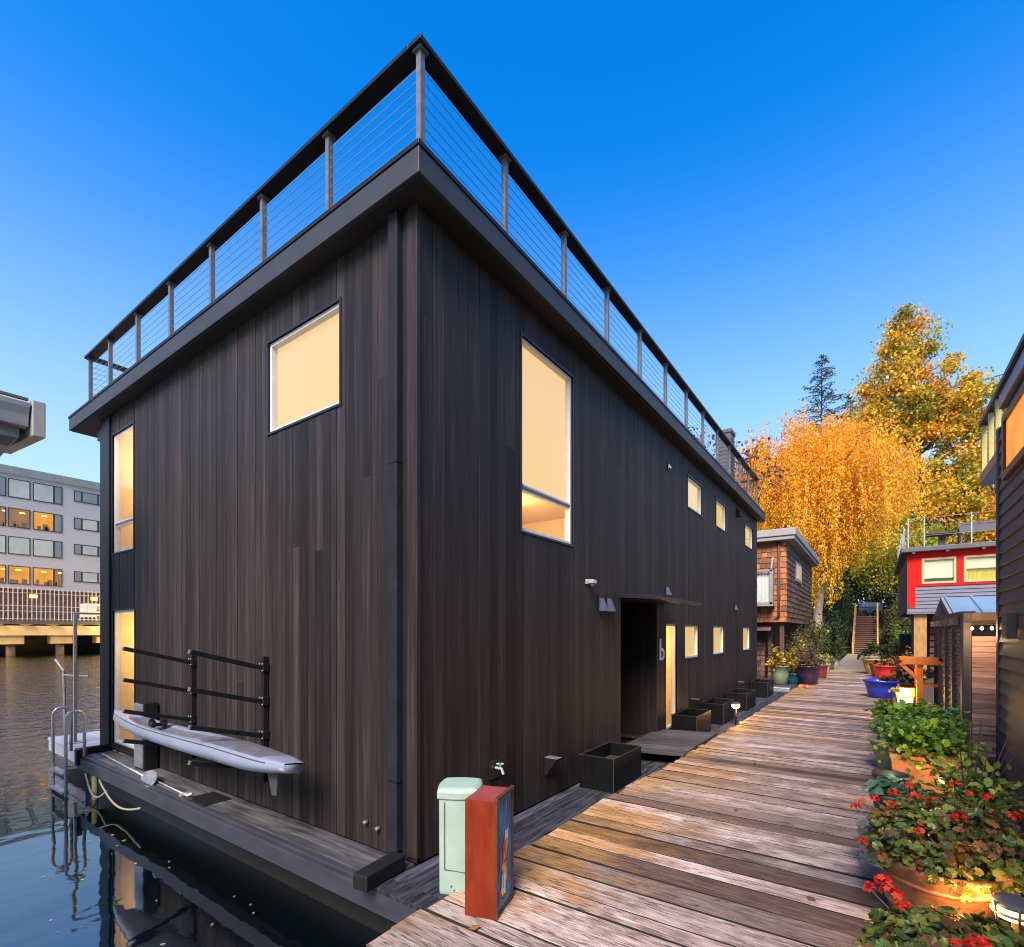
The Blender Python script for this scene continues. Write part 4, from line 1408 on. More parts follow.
b = MB()
b.box(-50, 60, YP + 9.5, YP + 10.3, -1.2, 2.49)
b.build('bulkhead', M['pier_dark'], pier)
M['fence_white'] = surf('fence_white', (.46, .44, .41), (.38, .36, .335), 2, rough=.5)
fn = thing('pier_fence', 'tall white picket fence running along the pier edge', 'fence', (12, YP, 2.9))
b = MB()
for z_ in (3.05, 3.85, 4.4, 5.75): b.box(-30, 50, YP + .02, YP + .08, z_, z_ + .06)
b.build('rail', M['fence_white'], fn)
b = MB()
for k in range(170): b.box(-20 + k * .36, -20 + k * .36 + .06, YP - .04, YP + .018, 2.92, 6.3)
b.build('picket', M['fence_white'], fn)
tr = thing('site_trailer', 'white boxy trailer parked on the pier behind the picket fence', 'trailer', (21, 75, 2.9))
b = MB(); b.box(19.2, 24.5, 74, 76.2, 3.4, 5.0)
b.build('body', M['fence_white'], tr, bevel=.05)
for x_ in (20.4, 23.2):
    b = MB(); b.tube([(x_, 73.95, 3.25), (x_, 74.2, 3.25)], .34, 14)
    b.build('wheel', M['apt_frame'], tr)
b = MB(); b.box(20.2, 22.0, 73.97, 73.995, 4.1, 4.7)
b.build('window', M['apt_glass'], tr)
pv = thing('parked_van', 'pale van parked on the pier behind the white fence', 'van', (8.5, 76, 2.9))
b = MB(); b.hexa([(5.0, 75, 3.2), (10.2, 75, 3.2), (10.2, 77, 3.2), (5, 77, 3.2), (5.0, 75, 4.2), (10.2, 75, 4.2), (10.2, 77, 4.2), (5, 77, 4.2)])
b.hexa([(5.0, 75, 4.2), (9.6, 75, 4.2), (9.6, 77, 4.2), (5, 77, 4.2), (5.1, 75.1, 4.95), (8.6, 75.1, 4.95), (8.6, 76.9, 4.95), (5.1, 76.9, 4.95)])
b.build('body', M['fence_white'], pv, bevel=.08)
for x_ in (6.0, 9.1):
    b = MB(); b.tube([(x_, 74.93, 3.25), (x_, 75.2, 3.25)], .35, 14)
    b.build('wheel', M['apt_frame'], pv)
b = MB(); b.box(5.4, 8.4, 74.96, 75.0, 4.3, 4.8)
b.build('window', M['apt_glass'], pv)
for x_, lab in ((22.6, 'glowing orange pier lamp above the white trailer'), (6.5, 'glowing pier lamp above the pale van')):
    lp = thing('pier_lamp', lab, 'lamp', (x_, 73.5, 2.9), 'lamps on the pier')
    b = MB(); b.tube([(x_, 73.5, 2.9), (x_, 73.5, 5.6)], .05, 8)
    b.build('pole', M['apt_frame'], lp)
    b = MB(); b.lathe([(.10, 5.45), (.22, 5.6), (.18, 5.75), (.0001, 5.85)], (x_, 73.5, 0), 14)
    b.build('globe', M['warm_glow'], lp, smooth=True)
    lamp_point(lp, (x_, 73.9, 5.0), 1400, (1, .55, .18), .3)
    lamp_point(lp, (x_, 69.5, 3.0), 1000, (1, .62, .25), .3)  # extra light over the water, added to brighten the beam
for k, x_ in enumerate((2.0, 14.0, 26.0)):               # under-deck lights that make the beam glow
    pass

# ==================================================================== CEDAR SHINGLE HOUSE BEYOND
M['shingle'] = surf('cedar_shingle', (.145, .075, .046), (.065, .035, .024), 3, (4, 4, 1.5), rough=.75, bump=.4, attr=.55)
M['shingle_lit'] = surf('cedar_shingle_lit', (.34, .12, .040), (.17, .055, .020), 3, (4, 4, 1.5), rough=.7, bump=.4, attr=.55)  # lit face of the same shingles, warm light put into the colour
M['weather_white'] = surf('weathered_white', (.27, .26, .26), (.18, .175, .175), 2, rough=.6, dirt=(.28, .26, .25))
M['brown_wood'] = surf('brown_wood', (.11, .050, .036), (.055, .026, .02), 3, (8, 8, 1), rough=.7)
M['curtain'] = surf('curtain', (.62, .66, .62), (.40, .45, .42), 1, (14, 14, .3), rough=.8)
sh = thing('shingle_house', 'brown cedar shingle house with an overhanging upper floor beyond the black house', 'house', (25, 5, -.2))
SX, SYy, SX1, SY1_ = 20.83, 2.6, 29.8, 8.2
b = MB(); b.box(SX + .03, SX1, SYy + .03, SY1_, 2.06, 5.1)
b.box(21.6, SX1, 3.25, SY1_, -.2, 2.059)
b.build('core_wall', M['brown_wood'], sh)
def shingles(b, face, a0, a1, z0, z1, w=.22, h=.20):
    z = z0
    r_ = 0
    while z < z1 - .05:
        a = a0 + (w * .5 if r_ % 2 else 0) - w
        while a < a1:
            ww = w * rnd.uniform(.75, 1.2)
            p, q = max(a, a0), min(a + ww, a1)
            if q - p > .02:
                c = (rnd.random(), rnd.random(), rnd.random())
                zz = z + rnd.uniform(-.012, .012)
                t0, t1 = .034 + rnd.uniform(0, .008), .010
                if face[0] == 'y':
                    Y = face[1]
                    b.hexa([(p + .004, Y - t0, zz), (q - .004, Y - t0, zz), (q - .004, Y, zz), (p + .004, Y, zz), (p + .004, Y - t1, zz + h * 1.1), (q - .004, Y - t1, zz + h * 1.1), (q - .004, Y, zz + h * 1.1), (p + .004, Y, zz + h * 1.1)], c)
                else:
                    X = face[1]
                    b.hexa([(X - t0, p + .004, zz), (X, p + .004, zz), (X, q - .004, zz), (X - t0, q - .004, zz), (X - t1, p + .004, zz + h * 1.1), (X, p + .004, zz + h * 1.1), (X, q - .004, zz + h * 1.1), (X - t1, q - .004, zz + h * 1.1)], c)
            a += ww
        z += h
        r_ += 1
b = MB(); shingles(b, ('y', SYy + .03), SX, SX1, 2.06, 5.0)
b.build('shingle_wall', M['shingle'], sh)
b = MB(); shingles(b, ('x', SX + .03), SYy, 6.5, 2.06, 5.0)
b.build('shingle_wall', M['shingle_lit'], sh)
b = MB(); shingles(b, ('x', 21.6), 3.22, 6.5, -.2, 2.0)
b.build('lower_shingle_wall', M['shingle'], sh)
b = MB(); b.box(SX - .35, SX1 + .3, SYy - .32, SY1_ + .3, 5.16, 5.42); b.box(SX - .30, SX1 + .25, SYy - .27, SY1_ + .25, 5.02, 5.159)
b.build('roof', M['weather_white'], sh, bevel=.02)
b = MB(); b.tube([(SX - .06, 2.86, 5.0), (SX - .06, 2.86, 2.25), (SX + .1, 3.1, 2.1), (21.5, 3.35, 2.02), (21.5, 3.38, -.1)], .045, 10)
b.build('drainpipe', M['brown_wood'], sh, smooth=True)
b = MB()                              # bay window with sloped glass top
b.box(SX - .42, SX, 3.02, 3.08, 2.75, 3.95); b.box(SX - .42, SX, 4.6, 4.66, 2.75, 3.95)
b.box(SX - .44, SX - .38, 3.02, 4.66, 2.70, 2.78); b.box(SX - .44, SX - .38, 3.02, 4.66, 3.9, 3.98)
b.box(SX - .45, SX, 3.0, 4.68, 2.64, 2.70)
b.beam((SX - .42, 3.05, 3.98), (SX, 3.05, 4.45), .05, .06); b.beam((SX - .42, 4.62, 3.98), (SX, 4.62, 4.45), .05, .06)
b.box(SX - .44, SX - .40, 3.0, 3.10, 2.7, 3.95)
bw = b.build('bay_window', M['weather_white'], sh)
b = MB(); b.box(SX - .405, SX - .40, 3.1, 4.62, 2.78, 3.9)
b.face([(SX - .41, 3.08, 3.99), (SX - .41, 4.6, 3.99), (SX - .0, 4.6, 4.44), (SX - .0, 3.08, 4.44)])
b.face([(SX - .40, 3.05, 2.78), (SX, 3.05, 2.78), (SX, 3.05, 4.40), (SX - .40, 3.05, 3.95)])
b.build('pane', M['glass'], bw)
b = MB()
for k in range(30): b.box(SX - .30 + .02 * (k % 2), SX - .27 + .02 * (k % 2), 3.12 + k * .05, 3.17 + k * .05, 2.75, 3.85)
b.build('curtain', M['curtain'], bw)
b = MB(); b.box(23.2, 25.0, SYy - .04, SYy - .008, 3.75, 4.55)
w_ = b.build('window', M['weather_white'], sh)
b = MB(); b.box(23.32, 24.88, SYy - .05, SYy - .041, 3.86, 4.44)
b.build('pane', M['apt_lit'] if False else M['room'], w_)
b = MB()
for (x_, y_) in ((21.0, 2.72), (25.0, 2.72), (29.5, 2.72)): b.box(x_, x_ + .14, y_, y_ + .14, -.15, 2.05)
b.build('porch_post', M['brown_wood'], sh)
b = MB(); b.box(22.3, 23.2, 3.2, 3.249, -.1, 1.9)
b.build('door', M['brown_wood'], sh)
M['awning'] = surf('awning', (.16, .08, .09), (.11, .055, .06), 3, rough=.7)
b = MB(); b.hexa([(20.9, 3.15, 1.75), (21.6, 3.15, 2.3), (21.6, 5, 2.3), (20.9, 5, 1.75), (20.9, 3.15, 1.79), (21.6, 3.15, 2.34), (21.6, 5, 2.34), (20.9, 5, 1.79)])
b.build('porch_roof', M['awning'], sh)
b = MB(); b.box(18.6, 30, 2.08, 8.5, -.22, -.05)
b.build('porch_deck', M['deck_dark'], sh)
b = MB(); b.box(18.6, 30, 2.1, 8.5, -1.2, -.221)
b.build('float_hull', M['timber_dark'], sh)
b = MB(); b.box(18.2, 18.59, 2.2, 3.6, -.25, -.08)
tag(b.build('mooring_plank', M['galv'], bevel=.01), 'pale plank across the gap between the black house and the shingle house', 'plank')

# ==================================================================== RED HOUSE
M['red_paint'] = surf('red_paint', (.58, .008, .004), (.48, .006, .003), 3, rough=.6, spec=.15)
M['grey_clap'] = surf('grey_clapboard', (.105, .105, .155), (.08, .08, .12), 2, (1, 1, 4), rough=.6)
M['red_dark'] = surf('dark_side_wall', (.065, .050, .050), (.04, .03, .03), 2, rough=.7)
M['roof_grey'] = surf('roof_grey', (.085, .085, .095), (.055, .055, .065), 2, rough=.55)
M['tan_frame'] = surf('tan_frame', (.52, .36, .20), (.44, .30, .16), 4, rough=.5)
M['view_glass'] = glassmat('reflecting_window', (1, 1, .95), 1.5)
M['cream_reflection'] = surf('cream_reflection', (.60, .56, .44), (.50, .46, .35), 1.2, rough=.8)  # cream sky reflection painted on a board behind the glass
M['yellow_reflection'] = surf('yellow_reflection', (.50, .42, .04), (.22, .20, .03), 3, (1, 9, .5), rough=.8)  # yellow lower part of the window reflection, painted the same way
M['dark_room'] = surf('dark_room', (.05, .06, .035), (.02, .025, .015), 3, rough=.8)
rh = thing('red_house', 'house with bright red window band above grey clapboards at the right of the dock', 'house', (28, -3, 0))
RXf = 24.0
b = MB(); b.box(RXf + .05, 33, -6.5, -.98, 2.45, 4.62); b.box(RXf + 1.6, 33, -6.5, -1.5, -.2, 2.449)
b.build('core_wall', M['red_dark'], rh)
b = MB()
for k in range(7):
    z0 = 2.45 + k * .132
    b.hexa([(RXf - .02, -6.5, z0), (RXf + .05, -6.5, z0), (RXf + .05, -.98, z0), (RXf - .02, -.98, z0), (RXf + .012, -6.5, z0 + .13), (RXf + .05, -6.5, z0 + .13), (RXf + .05, -.98, z0 + .13), (RXf + .012, -.98, z0 + .13)])
b.build('clapboard', M['grey_clap'], rh)
b = MB()
b.box(RXf - .03, RXf + .049, -6.5, -1.22, 4.40, 4.62); b.box(RXf - .03, RXf + .049, -6.5, -1.22, 3.38, 3.46)
b.box(RXf - .035, RXf + .049, -1.219, -.975, 2.62, 4.62)
for y_ in (-1.30, -2.46, -3.58, -4.7): b.box(RXf - .03, RXf + .049, y_ - .10, y_ + .08, 3.461, 4.399)
b.build('red_trim', M['red_paint'], rh)
for k, (y0, y1) in enumerate(((-2.36, -1.40), (-3.50, -2.56), (-4.62, -3.68))):
    b = MB()
    f = .07
    b.box(RXf - .05, RXf + .04, y0, y1, 3.465, 3.465 + f); b.box(RXf - .05, RXf + .04, y0, y1, 4.395 - f, 4.395)
    b.box(RXf - .05, RXf + .04, y0, y0 + f, 3.465 + f, 4.395 - f); b.box(RXf - .05, RXf + .04, y1 - f, y1, 3.465 + f, 4.395 - f)
    if k: b.box(RXf - .045, RXf + .03, y0 + f, y1 - f, 3.93, 3.97)
    w_ = b.build('window', M['tan_frame'], rh)
    b = MB(); b.box(RXf + .0, RXf + .006, y0 + f, y1 - f, 3.465 + f, 4.395 - f)
    b.build('pane', M['view_glass'], w_)
    zm = 3.66 if k == 0 else 3.86
    b = MB(); b.box(RXf + .031, RXf + .036, y0 + f, y1 - f, zm, 4.395 - f)
    b.build('blind', M['cream_reflection'], w_)  # board standing in for the bright sky reflected in the pane
    b = MB(); b.box(RXf + .038, RXf + .044, y0 + f, y1 - f, 3.465 + f, zm)
    b.build('curtain', M['dark_room' if k == 0 else 'yellow_reflection'], w_)  # board standing in for the lower part of the reflected view
b = MB(); b.box(RXf - .35, 33.3, -6.8, -.78, 4.63, 4.80)
b.build('roof', M['roof_grey'], rh, bevel=.02)
b = MB()
for k in range(5): b.box(RXf - .33, RXf - .02, -1.2 - k * .95, -1.1 - k * .95, 4.56, 4.629)
b.build('rafter', M['red_dark'], rh)
M['gold_wood'] = surf('gold_wood', (.42, .22, .065), (.24, .11, .03), 3, (6, 6, 1), rough=.6, bump=.3)
b = MB(); b.box(RXf + .1, RXf + .42, -1.55, -1.18, -.1, 2.44)
b.build('porch_post', M['gold_wood'], rh)
b = MB()
for k in range(8): b.box(RXf + 1.0, RXf + 1.05, -3.2, -1.7, .2 + k * .24, .38 + k * .24)
b.build('porch_screen', M['brown_wood'], rh)
b = MB(); b.box(RXf - .06, RXf + .05, -6.5, -.96, 2.36, 2.449)
b.build('band_board', M['grey_clap'], rh)
b = MB()
for z_ in (5.2, 5.85): b.box(RXf - .2, RXf - .19, -6.5, -.95, z_, z_ + .012); b.box(RXf - .2, 33, -.95, -.94, z_, z_ + .012)
rl = b.build('roof_railing', M['post_steel'], rh)
for (x_, y_) in [(RXf - .19, y_) for y_ in (-1.0, -1.46, -2.75, -4.1, -5.4)] + [(x_, -.94) for x_ in (25.6, 27.2, 28.8, 30.4, 32)]:
    b = MB(); b.box(x_ - .016, x_ + .016, y_ - .016, y_ + .016, 4.801, 5.88)
    b.build('post', M['galv'], rl)
b = MB(); b.box(22.0, 33, -6.8, -.95, -.22, -.06); b.box(22, 33, -6.8, -1.0, -1.2, -.221)
b.build('porch_deck', M['timber_dark'], rh)
t = thing('rooftop_table', 'small dark picnic table on the roof of the red house', 'table', (25, -1.95, 4.8))
b = MB(); b.box(24.6, 25.4, -2.4, -1.6, 5.36, 5.42)
b.build('tabletop', M['red_dark'], t)
b = MB(); b.box(24.9, 25.1, -2.15, -1.95, 4.801, 5.359)
b.build('leg', M['red_dark'], t)
b = MB(); b.hexa([(25.5, -4.6, 5.75), (26.6, -4.6, 5.95), (26.6, -2.55, 5.95), (25.5, -2.55, 5.75), (25.5, -4.6, 5.80), (26.6, -4.6, 6.0), (26.6, -2.55, 6.0), (25.5, -2.55, 5.8)])
b.box(25.52, 25.56, -4.5, -2.6, 5.45, 5.74)
for (x_, y_) in ((25.6, -2.7), (25.6, -4.5), (26.5, -2.7), (26.5, -4.5)): b.box(x_, x_ + .05, y_, y_ + .05, 4.801, 5.76)
tag(b.build('rooftop_shelter', M['roof_grey']), 'small grey flat shelter standing on the roof deck of the red house', 'shelter')

# ==================================================================== RIGHT HOUSE (near), trellis, reflection panel, pergola
M['lap'] = surf('lap_siding', (.105, .088, .090), (.075, .062, .064), 2, (1.2, 1.2, 5), rough=.6, rvar=.1, bump=.15)
M['lap_trim'] = surf('lap_trim', (.075, .062, .060), (.05, .042, .042), 3, rough=.6)
M['blue_fascia'] = surf('blue_fascia', (.085, .10, .16), (.06, .072, .12), 2, rough=.35)
M['lit_wood'] = emis('lit_wood_room', (1.0, .33, .03), .55, (.8, .22, .02), 3)
rt = thing('lap_sided_house', 'dark brown lap sided house close on the right edge of the dock', 'house', (6, -3, -.3))
LY = -1.22; LX = 8.49
b = MB(); b.box(-6, LX - .03, -6.5, LY - .03, -.3, 4.16)
b.build('core_wall', M['lap_trim'], rt)
b = MB()
z = -.22
while z < 4.16:
    zt = min(z + .152, 4.165)
    b.hexa([(-6, LY + .012, z), (LX - .11, LY + .012, z), (LX - .11, LY - .03, z), (-6, LY - .03, z), (-6, LY - .012, zt), (LX - .11, LY - .012, zt), (LX - .11, LY - .03, zt), (-6, LY - .03, zt)])
    z += .15
z = -.22
b.build('lap_siding', M['lap'], rt)
b = MB(); b.box(LX - .108, LX, LY - .10, LY + .018, -.3, 4.165)
b.build('corner_board', M['lap_trim'], rt, bevel=.004)
b = MB()
b.box(-6.3, 7.75, -6.8, LY + .10, 4.17, 4.34)
b.build('roof', M['blue_fascia'], rt, bevel=.008)
b = MB(); b.box(-6.35, 7.80, -6.8, LY + .13, 4.342, 4.37)
b.build('roof_flashing', M['black_metal'], rt)
b = MB()
for q in ((6.0, 7.95, 3.42, 3.50), (6.0, 7.95, 4.06, 4.14), (7.87, 7.95, 3.501, 4.059), (6.0, 6.08, 3.501, 4.059)):
    b.box(q[0], q[1], LY - .02, LY + .05, q[2], q[3])
w_ = b.build('window', M['black_trim'], rt)
b = MB(); b.box(6.08, 7.87, LY + .015, LY + .02, 3.5, 4.06)
b.build('pane', M['lit_wood'], w_)
b = MB(); b.box(7.35, 7.60, LY + .014, LY + .10, 1.63, 1.9)
b.build('meter_box', M['lap_trim'], rt, bevel=.01)
# balcony beyond the corner
b = MB(); b.box(LX + .005, 10.15, -3.6, -1.26, 3.86, 4.02)
bal = b.build('balcony', M['blue_fascia'], rt, bevel=.01)
M['pale_yellow'] = surf('pale_yellow', (.52, .46, .15), (.40, .35, .10), 6, rough=.5)
b = MB()
for x_, y_ in ((9.05, -1.33), (9.55, -1.33), (10.08, -1.33), (10.08, -1.9), (10.08, -2.6), (10.08, -3.3)):
    b = MB(); b.box(x_ - .028, x_ + .028, y_, y_ + .055, 4.021, 4.72)
    b.build('baluster', M['pale_yellow'], bal)
b = MB(); b.box(7.0, 10.14, -1.36, -1.25, 4.721, 4.79); b.box(10.04, 10.15, -3.6, -1.361, 4.721, 4.79)
b.build('handrail', M['black_metal'], bal)
b = MB(); b.box(-7, 9.2, -6.8, -.98, -.42, -.305); b.box(9.205, 16, -6.8, -.98, -.40, -.30)
b.box(-7, 16, -6.8, -1.05, -1.3, -.425)
b.build('float_deck', M['timber_dark'], rt)

M['trellis'] = surf('trellis_brown', (.13, .092, .072), (.08, .056, .045), 4, (5, 5, 1), rough=.65)
M['lattice'] = surf('lattice_weathered', (.36, .21, .16), (.18, .10, .08), 5, (2, 12, 12), rough=.75)
ts = thing('trellis_screen', 'dark brown trellis screen with woven slats running along the dock edge', 'trellis', (11.6, -1.05, -.3))
for x_ in (9.72, 10.75, 11.8, 12.8, 13.7):
    b = MB(); b.box(x_ - .05, x_ + .05, -1.12, -1.0, -.3, 1.90)
    b.build('post', M['trellis'], ts, bevel=.004)
b = MB()
for (x0, x1) in ((9.78, 10.69), (10.81, 11.74), (11.86, 12.74), (12.86, 13.64)):
    z = -.1; k = 0
    while z < 1.72:
        n_ = 6
        for i in range(n_):
            s_ = 1 if (i + k) % 2 else -1
            p, q = x0 + (x1 - x0) * i / n_, x0 + (x1 - x0) * (i + 1) / n_
            b.hexa([(p, -1.06 - .014 * s_, z), (q, -1.06 + .014 * s_, z), (q, -1.054 + .014 * s_, z), (p, -1.054 - .014 * s_, z), (p, -1.06 - .014 * s_, z + .045), (q, -1.06 + .014 * s_, z + .045), (q, -1.054 + .014 * s_, z + .045), (p, -1.054 - .014 * s_, z + .045)], (rnd.random(),) * 3)
        z += .06; k += 1
b.build('woven_slats', M['lattice'], ts)
b = MB(); b.hexa([(9.5, -1.14, 1.90), (13.8, -1.14, 1.90), (13.8, -.98, 1.90), (9.5, -.98, 1.90), (9.5, -1.14, 1.99), (13.8, -1.14, 2.02), (13.8, -.98, 2.02), (9.5, -.98, 1.99)])
for x_ in (9.75, 10.7, 11.8, 12.8): b.box(x_, x_ + .07, -1.4, -.88, 1.80, 1.899)
b.build('top_beam', M['trellis'], ts, bevel=.004)

M['reflected_board'] = surf('reflected_board', (.60, .38, .32), (.28, .155, .125), 1.4, (14, 2.0, 30), rough=.7, bump=.4, attr=.4)  # boards painted as the dock's reflection in a glass door
gt = thing('dock_reflection_panel', 'weathered horizontal board gate in a dark frame beside the lap sided house', 'gate', (9.5, -1.6, -.2))
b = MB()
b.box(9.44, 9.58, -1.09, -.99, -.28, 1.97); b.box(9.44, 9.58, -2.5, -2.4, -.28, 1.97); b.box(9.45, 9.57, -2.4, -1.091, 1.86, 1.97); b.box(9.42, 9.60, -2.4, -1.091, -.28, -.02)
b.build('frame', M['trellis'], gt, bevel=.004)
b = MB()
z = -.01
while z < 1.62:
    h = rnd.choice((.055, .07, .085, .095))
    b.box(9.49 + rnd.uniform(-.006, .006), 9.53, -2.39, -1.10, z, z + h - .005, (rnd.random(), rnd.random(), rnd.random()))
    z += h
b.build('boards', M['reflected_board'], gt)
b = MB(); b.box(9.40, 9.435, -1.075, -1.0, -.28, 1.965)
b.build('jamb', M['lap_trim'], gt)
st = thing('string_light', 'row of warm glowing bulbs hanging across the top of the plank gate', 'string light', (9.32, -1.6, 1.75))
b = MB(); b.tube([(9.32, -1.0, 1.84), (9.32, -1.6, 1.78), (9.32, -2.4, 1.84)], .008, 6)
b.build('wire', M['black_trim'], st)
for k in range(5):
    b = MB(); b.lathe([(.0001, -.035), (.018, -.018), (.018, 0), (.0001, .018)], (9.32, -1.08 - k * .10, 1.76), 10)
    b.build('bulb', M['warm_glow'], st, smooth=True)
lamp_point(st, (9.0, -1.15, 1.70), 10, (1, .62, .30), .12)

M['blue_roof'] = surf('blue_metal_roof', (.20, .31, .42), (.16, .26, .36), 2, rough=.3, metal=.2)
pg = thing('porch_gable', 'small gabled porch with a pale blue standing seam metal roof behind the trellis', 'porch', (14.5, -2.5, -.2))
b = MB()
b.hexa([(12.6, -4.2, 1.95), (14.5, -4.2, 2.42), (14.5, -1.22, 2.42), (12.6, -1.22, 1.95), (12.6, -4.2, 1.98), (14.5, -4.2, 2.45), (14.5, -1.22, 2.45), (12.6, -1.22, 1.98)])
b.hexa([(14.501, -4.2, 2.42), (16.4, -4.2, 1.95), (16.4, -1.22, 1.95), (14.501, -1.22, 2.42), (14.501, -4.2, 2.45), (16.4, -4.2, 1.98), (16.4, -1.22, 1.98), (14.501, -1.22, 2.45)])
for k in range(7):
    y_ = -1.24 - k * .42
    b.beam((12.6, y_, 1.995), (14.5, y_, 2.465), .03, .035)
b.build('roof', M['blue_roof'], pg)
b = MB(); b.beam((12.6, -1.19, 1.93), (14.5, -1.19, 2.41), .05, .10); b.beam((14.5, -1.19, 2.41), (16.4, -1.19, 1.93), .05, .10)
b.build('bargeboard', M['weather_white'], pg)
for (x_, y_) in ((12.8, -1.35), (16.2, -1.35), (12.8, -4.0), (16.2, -4.0)):
    b = MB(); b.box(x_ - .06, x_ + .06, y_ - .06, y_ + .06, -.3, 1.93)
    b.build('post', M['trellis'], pg)

# cedar serving stand
M['cedar'] = surf('fresh_cedar', (.74, .22, .022), (.56, .14, .012), 3, (8, 8, 1.5), rough=.5, bump=.25)
cs = thing('cedar_stand', 'fresh orange cedar potting stand with shelf and brace beside the trellis', 'potting stand', (13.4, -.9, -.05))
b = MB()
for k in range(4): b.box(12.75 + k * .2, 12.94 + k * .2, -1.5, -.40, 1.14, 1.19)
b.box(12.74, 13.56, -1.5, -.44, 1.06, 1.139)
b.build('top', M['cedar'], cs, bevel=.004)
for (x_, y_) in ((12.85, -.72), (13.45, -.72), (12.85, -1.42), (13.45, -1.42)):
    b = MB(); b.box(x_ - .05, x_ + .05, y_ - .05, y_ + .05, -.05, 1.059)
    b.build('leg', M['cedar'], cs, bevel=.004)
b = MB(); b.beam((12.8, -.68, .78), (12.8, -.44, 1.05), .05, .06); b.beam((13.5, -.68, .78), (13.5, -.44, 1.05), .05, .06)
b.build('brace', M['cedar'], cs)
b = MB()
for k in range(4): b.box(12.91 + k * .125, 13.02 + k * .125, -.75, -.73, -.0, 1.055)
b.build('side_boards', M['cedar'], cs)
b = MB(); b.box(12.9, 13.4, -1.38, -.77, .20, .235); b.box(12.9, 13.4, -1.38, -.77, .62, .655)
b.build('shelf', M['cedar'], cs)
b = MB(); b.lathe([(.05, 0), (.06, .10), (.06, .25), (.03, .30), (.0001, .30)], (13.1, -1.1, .656), 12)
tag(b.build('canister', M['galv'], smooth=True), 'small metal canister standing on the upper shelf of the cedar stand', 'canister')

# lamp pedestal
lb = thing('lamp_pedestal', 'square white pedestal lamp with a glowing orange cap on the dock edge', 'lamp', (13.2, -.52, 0))
lx, ly_ = 13.2, -.50
b = MB(); b.box(lx - .12, lx + .12, ly_ - .13, ly_ + .13, 0, .36)
b.build('base', M['alu_frame'], lb, bevel=.01)
b = MB(); b.box(lx - .09, lx + .09, ly_ - .10, ly_ + .10, .401, .475)
b.build('lens', M['warm_glow'], lb)
M['cap_orange'] = surf('cap_orange', (.50, .19, .05), (.38, .13, .035), 5, rough=.5)
b = MB()
b.box(lx - .14, lx + .14, ly_ - .15, ly_ + .15, .476, .56)
b.box(lx - .13, lx + .13, ly_ - .14, ly_ + .14, .361, .40)
for sx_ in (-1, 1):
    for sy_ in (-1, 1): b.box(lx + sx_ * .13 - .02, lx + sx_ * .13 + .02, ly_ + sy_ * .13 - .02, ly_ + sy_ * .13 + .02, .4005, .4755)
b.build('cap', M['cap_orange'], lb)
lamp_point(lb, (lx - .22, ly_ + .02, .50), 22, (1, .58, .22), size=.08)

# ==================================================================== STAIRS, CAR, WIRES AT THE END OF THE DOCK
M['stair_wood'] = surf('stair_wood', (.27, .125, .08), (.16, .07, .05), 3, (1, 8, 1), rough=.7)
M['stair_rail'] = surf('stair_rail', (.50, .32, .10), (.34, .20, .06), 3, rough=.6)
sr = thing('wooden_stairs', 'brown wooden stairs climbing the wooded bank at the end of the dock', 'stairs', (44, .6, 0))
for k in range(20):
    x0 = 43.7 + k * .29
    z0 = .11 + k * .142
    b = MB()
    b.box(x0, x0 + .32, -.10, 1.25, z0 + .095, z0 + .145)
    b.box(x0 + .06, x0 + .078, -.10, 1.25, z0 + .0, z0 + .094, m=1)
    b.build('step', [M['stair_wood'], M['timber_dark']], sr)
for y_ in (-.17, 1.27):
    b = MB()
    b.beam((43.5, y_ + .02, .10), (49.6, y_ + .02, 3.08), .05, .30)
    b.beam((43.5, y_ + .02, 1.0), (49.6, y_ + .02, 3.98), .07, .09)
    for k in range(5): b.box(43.5 + k * 1.5, 43.62 + k * 1.5, y_ - .05, y_ + .07, .0 + k * .72, 1.05 + k * .72)
    b.build('handrail', M['stair_rail'], sr)
b = MB()
for x_ in (43.35, ): b.box(x_, x_ + .3, -.4, 1.6, .06, .14)
b.build('landing', M['stair_rail'], sr)
M['car_blue'] = surf('car_blue', (.012, .055, .22), (.010, .045, .19), 3, rough=.25, coat=.6)
cr = thing('parked_car', 'dark blue car parked at the top of the wooden stairs', 'car', (58, .3, 3.0))
cz0 = 3.0
CX0 = 56.5
b = MB()
prof = [(0, .35), (0, .75), (.15, .95), (.55, 1.42), (1.9, 1.48), (2.8, 1.02), (3.9, .92), (4.1, .7), (4.1, .35)]
y0, y1 = -.55, 1.2
for side, yy in ((0, y0), (1, y1)): pass
n0 = len(b.v)
for (p, q) in zip(prof, prof[1:] + prof[:1]):
    b.face([(CX0 + p[0], y0, cz0 + p[1]), (CX0 + q[0], y0, cz0 + q[1]), (CX0 + q[0], y1, cz0 + q[1]), (CX0 + p[0], y1, cz0 + p[1])])
b.face([(CX0 + p[0], y0, cz0 + p[1]) for p in prof]); b.face([(CX0 + p[0], y1, cz0 + p[1]) for p in reversed(prof)])
merge(b.build('body', M['car_blue'], cr))
b = MB(); b.hexa([(CX0 + .12, -.4, cz0 + .97), (CX0 + .5, -.35, cz0 + 1.37), (CX0 + .5, 1.0, cz0 + 1.37), (CX0 + .12, 1.05, cz0 + .97), (CX0 + .10, -.4, cz0 + .99), (CX0 + .48, -.35, cz0 + 1.39), (CX0 + .48, 1.0, cz0 + 1.39), (CX0 + .10, 1.05, cz0 + .99)])
b.build('rear_window', M['apt_glass'], cr)
M['tail_red'] = surf('tail_red', (.45, .02, .015), None, 3, rough=.2)
for y_ in (-.5, .95):
    b = MB(); b.box(CX0 - .015, CX0 + .02, y_, y_ + .2, cz0 + .62, cz0 + .80)
    b.build('tail_light', M['tail_red'], cr)
